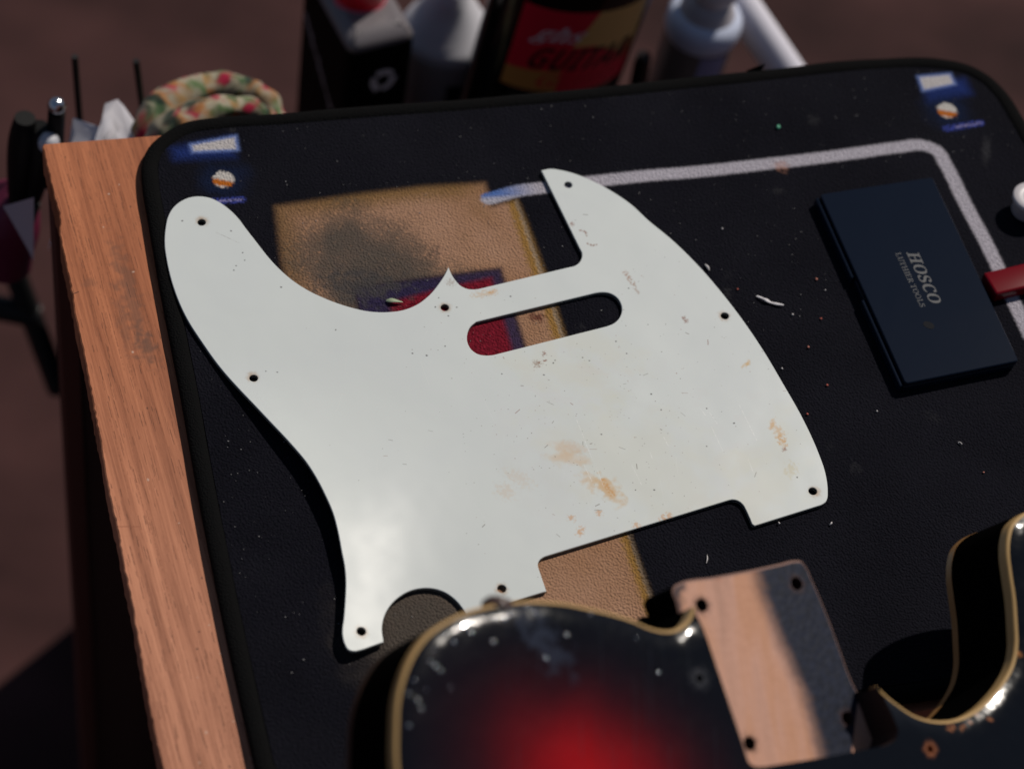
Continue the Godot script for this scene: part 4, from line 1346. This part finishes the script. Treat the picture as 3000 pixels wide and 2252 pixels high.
# ------------------------------------------------------------------ bottles and tools behind the bench
func make_background() -> void:
	var shelf := -300.0
	# flat flask with a black sleeve, clear shoulder and red cap
	var p := triples(FLASK)[0]
	var t := thing("flask", "black sleeved clear plastic flask with red cap and a white recycling mark", "bottle", Vector3(p.x, shelf, p.z) + Vector3(-12, 0, -26))
	var fx := turned(34.0, Vector3(p.x, 0, p.z) + Vector3(-19.0, 0, -28.0))
	var sleeve := rounded_corners(PackedVector2Array([Vector2(-20, -34), Vector2(-20, 34), Vector2(20, 34), Vector2(20, -34)]), 7.0)
	build("sleeve", slab(sleeve, p.y, shelf, 0.8), mat(0.003, 0.003, 0.003, 0.6, 0, 0.15), t, fx)
	var milk := mat(0.17, 0.155, 0.165, 0.3)
	var dome := Geo.new()
	var flatuv := func(q: Vector2) -> Vector2: return q
	var lv := [[0.6, p.y + 0.2], [0.3, p.y + 2.0], [2.2, p.y + 5.0], [6.0, p.y + 7.6], [9.5, p.y + 8.6]]
	for i in lv.size() - 1:
		var y1: float = lv[i + 1][1]
		var y0: float = lv[i][1]
		wall(dome, inset(sleeve, lv[i + 1][0]), inset(sleeve, lv[i][0]), func(_q: Vector2) -> float: return y1, func(_q: Vector2) -> float: return y0, flatuv, false, 0)
	dome.join(lid([inset(sleeve, 9.5)], func(_q: Vector2) -> float: return p.y + 8.6, flatuv, 0.0))
	build("shoulder", dome, milk, t, fx)
	build("neck", lathe(PackedVector2Array([Vector2(15.4, p.y + 7.0), Vector2(14.8, p.y + 9.7), Vector2(11.0, p.y + 9.7)]), 32), mat(0.55, 0.07, 0.12, 0.3), t, fx)
	build("cap", lathe(PackedVector2Array([Vector2(12.0, p.y + 9.6), Vector2(14.6, p.y + 9.9), Vector2(14.6, p.y + 30.0), Vector2(13.0, p.y + 31.0), Vector2(0, p.y + 31.0)]), 36), mat(0.85, 0.006, 0.03, 0.4), t, fx)
	var ink := mat(0.75, 0.74, 0.8, 0.6)
	var front := func(x: float, y: float) -> Vector3: return Vector3(x, y, 34.15)
	for k in 3:  # three chasing arrows
		var a := Geo.new()
		var turn := TAU * k / 3.0 + 0.5
		for i in 8:
			var f0 := turn + i * 0.19
			var f1 := turn + (i + 1) * 0.19
			var c0 := Vector2.from_angle(f0)
			var c1 := Vector2.from_angle(f1)
			var o := Vector2(2.0, p.y - 26.0)
			a.quad(front.call(o.x + c0.x * 3.8, o.y + c0.y * 4.2), front.call(o.x + c0.x * 7.8, o.y + c0.y * 8.6), front.call(o.x + c1.x * 7.8, o.y + c1.y * 8.6), front.call(o.x + c1.x * 3.8, o.y + c1.y * 4.2), -1)
		var ce := Vector2.from_angle(turn + 1.52)
		var tip := Vector2.from_angle(turn + 1.95)
		var oo := Vector2(2.0, p.y - 26.0)
		a.tri(front.call(oo.x + ce.x * 2.6, oo.y + ce.y * 2.9), front.call(oo.x + ce.x * 9.6, oo.y + ce.y * 10.6), front.call(oo.x + tip.x * 5.8, oo.y + tip.y * 6.4), Vector2.ZERO, Vector2.ZERO, Vector2.ZERO, -1)
		build("recycling_arrow", a, ink, t, fx)
	# pale diagonal print on the broad side
	var dim := mat(0.3, 0.26, 0.28, 0.6)
	var side := Geo.new()
	for i in 14:
		var f := i / 14.0
		var z := lerpf(-26.0, 24.0, f)
		var y := lerpf(p.y - 26.0, p.y - 66.0, f)
		var hgt := 3.0 + 2.5 * noise_b.get_noise_2d(i * 53.0, 7.0)
		side.quad(Vector3(-20.15, y - hgt, z), Vector3(-20.15, y - hgt - 1.0, z + 2.4), Vector3(-20.15, y + hgt - 1.0, z + 2.4), Vector3(-20.15, y + hgt, z), -1)
	build("side_print", side, dim, t, fx)

	# round white bottle between the flask and the black bottle
	p = triples(WHITE_BOTTLE)[0]
	t = thing("white_bottle", "round greyish white plastic bottle between flask and black bottle", "bottle", Vector3(p.x, shelf, p.z))
	var wx := turned(0.0, Vector3(p.x, 0, p.z))
	var wp := mat(0.7, 0.7, 0.76, 0.35)
	build("shell", lathe(PackedVector2Array([Vector2(0, shelf), Vector2(25, shelf), Vector2(27, shelf + 3), Vector2(27, p.y - 26), Vector2(27.6, p.y - 24), Vector2(27.4, p.y - 19), Vector2(25.5, p.y - 15), Vector2(23, p.y - 13), Vector2(18, p.y - 2), Vector2(11, p.y + 6), Vector2(11, p.y + 18), Vector2(0, p.y + 18)]), 44), wp, t, wx)
	build("label", lathe(PackedVector2Array([Vector2(27.2, p.y - 75), Vector2(27.2, p.y - 38)]), 20, 1.0, 0.25, 1.3), mat(0.012, 0.012, 0.03, 0.4), t, wx)

	# black polish bottle with red and gold label
	p = triples(BLACK_BOTTLE)[0]
	t = thing("polish_bottle", "glossy black polish bottle with red and gold label leaning behind the mat", "bottle", Vector3(p.x, shelf, p.z))
	var bx := turned(30.0, Vector3(p.x, 0, p.z), Vector3(0.10, 0, 0.0))
	var gloss := mat(0.003, 0.003, 0.0035, 0.12, 0, 0.5)
	var squash := 0.68
	var rr := 47.0
	build("shell", lathe(PackedVector2Array([Vector2(0, shelf), Vector2(rr - 3, shelf), Vector2(rr, shelf + 4), Vector2(rr, p.y + 29), Vector2(rr - 1, p.y + 33), Vector2(rr - 4, p.y + 38), Vector2(rr - 11, p.y + 44), Vector2(20, p.y + 48), Vector2(13, p.y + 51), Vector2(12, p.y + 54)]), 56, squash), gloss, t, bx)
	build("cap", lathe(PackedVector2Array([Vector2(13, p.y + 54), Vector2(15, p.y + 54.5), Vector2(15, p.y + 74), Vector2(0, p.y + 75)]), 32), gloss, t, bx)
	var lc := Canvas.new(Rect2(0, 0, 100, 80), 3.0, Color(0.8, 0.015, 0.05))
	var gold := Color(0.85, 0.53, 0.18)
	fill(lc, PackedVector2Array([Vector2(58, -5), Vector2(105, -5), Vector2(105, 60), Vector2(60, 34), Vector2(44, 34)]), 0.5, func(_q: Vector2, _d: float, _o: Color) -> Color: return gold)
	fill(lc, PackedVector2Array([Vector2(-5, 62), Vector2(42, 58), Vector2(42, 85), Vector2(-5, 85)]), 0.5, func(_q: Vector2, _d: float, _o: Color) -> Color: return Color(0.6, 0.3, 0.08))
	fill(lc, PackedVector2Array([Vector2(84, 44), Vector2(96, 40), Vector2(100, 56), Vector2(86, 60)]), 1.0, func(_q: Vector2, _d: float, _o: Color) -> Color: return Color(0.4, 0.07, 0.02))
	var lm := painted(lc.im, 0.3, 0.4)
	var a0 := -0.98
	var a1 := 0.78
	var lt := p.y + 26.0
	var label := Geo.new()
	for i in 30:
		for j in 2:
			var u0 := i / 30.0
			var u1 := (i + 1) / 30.0
			var y1 := lt - j * 32.0
			var y0 := lt - (j + 1) * 32.0
			var e0 := Vector3(sin(lerpf(a0, a1, u0)) * (rr + 0.15), 0, cos(lerpf(a0, a1, u0)) * (rr * squash + 0.15))
			var e1 := Vector3(sin(lerpf(a0, a1, u1)) * (rr + 0.15), 0, cos(lerpf(a0, a1, u1)) * (rr * squash + 0.15))
			label.quad(e0 + Vector3(0, y0, 0), e1 + Vector3(0, y0, 0), e1 + Vector3(0, y1, 0), e0 + Vector3(0, y1, 0), 0, Vector2(u0, (j + 1) * 0.5), Vector2(u1, (j + 1) * 0.5), Vector2(u1, j * 0.5), Vector2(u0, j * 0.5))
	build("label", label, lm, t, bx)
	var on_label := func(x: float, y: float) -> Vector3:
		var an := lerpf(a0, a1, x / 56.0)
		return Vector3(sin(an) * (rr + 0.3), lt - y, cos(an) * (rr * squash + 0.3))
	build("lettering", lettering("ghs", 18.0, 15.0, func(x: float, y: float) -> Vector3: return on_label.call(6.0 + x, 27.0 - y), true, true, 0.45), mat(0.9, 0.75, 0.8, 0.5), t, bx)
	build("lettering", lettering("GUITAR", 42.0, 17.0, func(x: float, y: float) -> Vector3: return on_label.call(8.0 + x, 46.0 - y), true, false, 0.25), mat(0.006, 0.004, 0.003, 0.5), t, bx)
	build("lettering", lettering("GLOSS", 34.0, 11.0, func(x: float, y: float) -> Vector3: return on_label.call(14.0 + x, 60.0 - y), true, true, 0.3), mat(0.7, 0.015, 0.04, 0.5), t, bx)

	# small squeeze bottle
	p = triples(PUMP_BOTTLE)[0]
	t = thing("squeeze_bottle", "small squeeze bottle with white cap, bluish shoulder and dark lower half", "bottle", Vector3(p.x, shelf, p.z))
	var sx := turned(0.0, Vector3(p.x, 0, p.z), Vector3(0.05, 0, 0))
	sx.basis = sx.basis.scaled(Vector3(1.12, 1.0, 1.12))
	build("shell", lathe(PackedVector2Array([Vector2(0, shelf), Vector2(17, shelf), Vector2(18, shelf + 3), Vector2(18.5, p.y - 22)]), 40), mat(0.17, 0.15, 0.14, 0.25), t, sx)
	build("shoulder", lathe(PackedVector2Array([Vector2(18.5, p.y - 22), Vector2(19.5, p.y - 18), Vector2(19.5, p.y - 10), Vector2(17.5, p.y - 6), Vector2(14.5, p.y - 4.5)]), 40), mat(0.62, 0.68, 0.85, 0.3), t, sx)
	build("collar", lathe(PackedVector2Array([Vector2(14.5, p.y - 4.5), Vector2(13.0, p.y - 1), Vector2(12.0, p.y + 4), Vector2(8, p.y + 6)]), 36), mat(0.5, 0.47, 0.5, 0.4), t, sx)
	build("cap", lathe(PackedVector2Array([Vector2(8.0, p.y + 3), Vector2(13.0, p.y + 12), Vector2(13.5, p.y + 20), Vector2(12.5, p.y + 24), Vector2(0, p.y + 25)]), 36), mat(0.85, 0.83, 0.85, 0.4), t, sx)
	build("label", lathe(PackedVector2Array([Vector2(18.4, p.y - 60), Vector2(18.8, p.y - 23)]), 14, 1.0, 0.15, 0.95), mat(0.25, 0.27, 0.45, 0.4), t, sx)
	# white tube leaning beside it
	var l := triples(LEAN_TUBE)
	var dir := (l[1] - l[0]).normalized()
	solo("white_roll", tube(PackedVector3Array([l[0] - dir * 30.0, l[0], l[1], l[1] + dir * 6.0]), func(_f: float) -> float: return 11.0, 28), mat(0.85, 0.83, 0.92, 0.6), l[1], "smooth white roll leaning to the left behind the squeeze bottle", "roll")
	# dark knob between the two bottles
	var kb := triples(KNOB)
	solo("dark_knob", tube(smooth3(PackedVector3Array([kb[0], kb[0].lerp(kb[1], 0.5), Vector3(kb[1].x, -300, kb[1].z)]), 4), func(f: float) -> float: return 4.0 + 1.0 * sin(f * PI), 16), mat(0.012, 0.006, 0.005, 0.5), Vector3(kb[1].x, -300, kb[1].z), "dark round knob standing right of the red and gold label", "knob")

	# printed cloth in a loose roll
	var cc := Canvas.new(Rect2(0, 0, 64, 64), 6.0, Color(0.40, 0.36, 0.27))
	var inks := [Color(0.05, 0.12, 0.05), Color(0.45, 0.20, 0.07), Color(0.40, 0.02, 0.06), Color(0.03, 0.06, 0.05), Color(0.40, 0.24, 0.10), Color(0.10, 0.18, 0.07)]
	for i in 30:
		blot(cc, Vector2(rng.randf() * 64.0, rng.randf() * 64.0), rng.randf_range(4, 13), rng.randf_range(2, 5), rng.randf() * 3.0, inks[i % 6], 0.9, 0.7, 6.0)
	var cm := painted(cc.im, 0.9, 0.2)
	cm.albedo_color = Color(0.85, 0.85, 0.85).linear_to_srgb()
	var path := smooth3(triples(CLOTH), 8)
	var inner := smooth3(triples(CLOTH_INNER), 8)
	t = thing("printed_cloth", "rolled floral cloth in cream, green and orange behind the mat corner", "cloth", Vector3(path[20].x, shelf, path[20].z))
	build("outer_roll", wrinkled(tube(path, func(f: float) -> float: return 9.0 + 1.8 * sin(f * 6.0), 22, false, 0.85), 3.0), cm, t)
	build("inner_fold", wrinkled(tube(inner, func(f: float) -> float: return 7.5 + 1.6 * sin(f * 5.0 + 1.0), 20), 3.0), cm, t)
	var foot := PackedVector3Array([Vector3(path[24].x, shelf + 3, path[24].z - 10), Vector3(path[24].x, -125, path[24].z - 8)])
	build("bundle", wrinkled(tube(smooth3(foot, 8), func(f: float) -> float: return 30.0 - 10.0 * f, 24), 4.0), cm, t)

	# crumpled tissue
	var ts := triples(TISSUE)
	t = thing("tissue", "crumpled white tissue with two peaks behind the corner of the bench", "tissue", Vector3(ts[7].x, shelf, ts[7].z))
	var tg := Geo.new()
	var rows := 9
	for i in ts.size() - 2:
		for j in rows:
			var f0 := float(j) / rows
			var f1 := float(j + 1) / rows
			var low0 := ts[i] + Vector3(0, -30, 46.0)
			var low1 := ts[i + 1] + Vector3(0, -30, 46.0)
			var q := [crease(ts[i].lerp(low0, f0)), crease(ts[i].lerp(low0, f1)), crease(ts[i + 1].lerp(low1, f1)), crease(ts[i + 1].lerp(low1, f0))]
			tg.quad(q[0], q[1], q[2], q[3], 0)
			tg.quad(q[3] + Vector3(0, 0, -0.6), q[2] + Vector3(0, 0, -0.6), q[1] + Vector3(0, 0, -0.6), q[0] + Vector3(0, 0, -0.6), 0)
	var paper := mat(0.85, 0.84, 0.9, 0.9, 0, 0.2)
	paper.backlight_enabled = true
	paper.backlight = Color(0.5, 0.5, 0.52)
	build("fold", tg, paper, t)
	var wad := PackedVector3Array([Vector3(ts[7].x - 8, shelf + 2, ts[7].z), Vector3(ts[7].x - 10, -110, ts[7].z + 6)])
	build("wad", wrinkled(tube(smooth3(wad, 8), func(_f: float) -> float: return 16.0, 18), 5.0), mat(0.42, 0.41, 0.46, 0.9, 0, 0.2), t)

	# thin dark rods
	var rd := triples(RODS)
	var rod_names := ["taller dark rod standing left of the tissue peak", "shorter dark rod standing right of the tissue, before the cloth"]
	for i in 2:
		var a := rd[i * 2]
		var b := rd[i * 2 + 1]
		var low := b + (b - a) * ((b.y + 300.0) / (a.y - b.y))
		solo("rod", tube(PackedVector3Array([a, b, low]), func(_f: float) -> float: return 1.7, 12), mat(0.006, 0.004, 0.004, 0.5), low, rod_names[i], "rod", "thin rods standing behind the bench")

	# pliers and a chrome driver in a black cup
	var pl := triples(PLIERS)
	var rubber := mat(0.004, 0.004, 0.004, 0.55, 0, 0.3)
	t = thing("pliers", "black handled pliers standing at the left behind the bench corner", "pliers", pl[2])
	for k in [0, 4]:
		var run := PackedVector3Array([pl[k], pl[k + 1], pl[k + 2]])
		build("handle", tube(smooth3(run, 6), func(f: float) -> float: return 4.0 + 3.0 * sin(PI * clampf(f * 0.85 + 0.12, 0, 1)), 14), rubber, t)
	var head := PackedVector3Array([pl[2].lerp(pl[6], 0.5), pl[3]])
	build("jaw", tube(head, func(f: float) -> float: return 8.0 - 4.0 * f, 12), mat(0.02, 0.02, 0.02, 0.5, 0.6), t)
	t = thing("chrome_driver", "black tool with a bright chrome ball end beside the pliers", "tool", pl[9])
	build("shaft", tube(PackedVector3Array([pl[7] - (pl[7] - pl[8]) * 0.08, pl[8], pl[9]]), func(_f: float) -> float: return 4.2, 14), rubber, t)
	var ball := Geo.new()
	ball.join(lathe(PackedVector2Array([Vector2(0, -4.5), Vector2(2.3, -3.9), Vector2(3.9, -2.3), Vector2(4.5, 0), Vector2(3.9, 2.3), Vector2(2.3, 3.9), Vector2(0, 4.5)]), 24))
	build("ball_end", ball, mat(0.6, 0.62, 0.66, 0.22, 1.0), t, Transform3D(Basis(), pl[7] + Vector3(0, 2, 0)))
	var pb := triples(PEBBLE)[0]
	solo("white_ball", rounded(Vector3(5, 5, 5), 4.5), mat(0.5, 0.5, 0.55, 0.5), pb, "small white ball peeping over the corner of the bench", "ball", "", Transform3D(Basis(), pb))
	# pink pouch and a pale card
	var ca := triples(CARD)
	var cg := Geo.new()
	for k in 2:
		var o := Vector3(0, -0.8 * k, 0)
		if k == 0:
			cg.quad(ca[0], ca[3], ca[2], ca[1], -1)
		else:
			cg.quad(ca[1] + o, ca[2] + o, ca[3] + o, ca[0] + o, -1)
	for k in 4:
		var a := ca[k]
		var b := ca[(k + 1) % 4]
		cg.quad(a, b, b + Vector3(0, -0.8, 0), a + Vector3(0, -0.8, 0), -1)
	solo("grey_card", cg, mat(0.6, 0.55, 0.62, 0.5), ca[2], "pale grey plastic card slanting beside the left side of the bench", "card")
	var pu := triples(POUCH)
	t = thing("pink_pouch", "dark pink pouch behind the grey card at the left edge", "pouch", pu[3])
	build("bag", wrinkled(tube(smooth3(PackedVector3Array([pu[0], pu[1], pu[3]]), 6), func(f: float) -> float: return 13.0 + 5.0 * sin(f * PI), 18), 2.0), mat(0.11, 0.003, 0.03, 0.6), t)
	build("flap", wrinkled(tube(smooth3(PackedVector3Array([pu[1], pu[2]]), 6), func(_f: float) -> float: return 5.0, 12), 1.2), mat(0.11, 0.003, 0.03, 0.6), t)


func crease(p: Vector3) -> Vector3:
	return p + Vector3(noise_b.get_noise_3d(p.x * 6.0, p.y * 6.0, p.z * 6.0), 0.4 * noise_b.get_noise_3d(p.z * 6.0, p.x * 6.0, p.y * 6.0), noise_b.get_noise_3d(p.y * 7.0, p.z * 7.0, p.x * 7.0)) * 4.0


func wrinkled(g: Geo, by: float) -> Geo:
	for i in g.v.size():
		var p := g.v[i]
		var n := noise_b.get_noise_3d(p.x * 2.2, p.y * 2.2, p.z * 2.2)
		var w := noise_a.get_noise_3d(p.x * 7.0 + 50.0, p.y * 7.0, p.z * 7.0)
		g.v[i] = p + Vector3(n, w, -n) * by
	return g
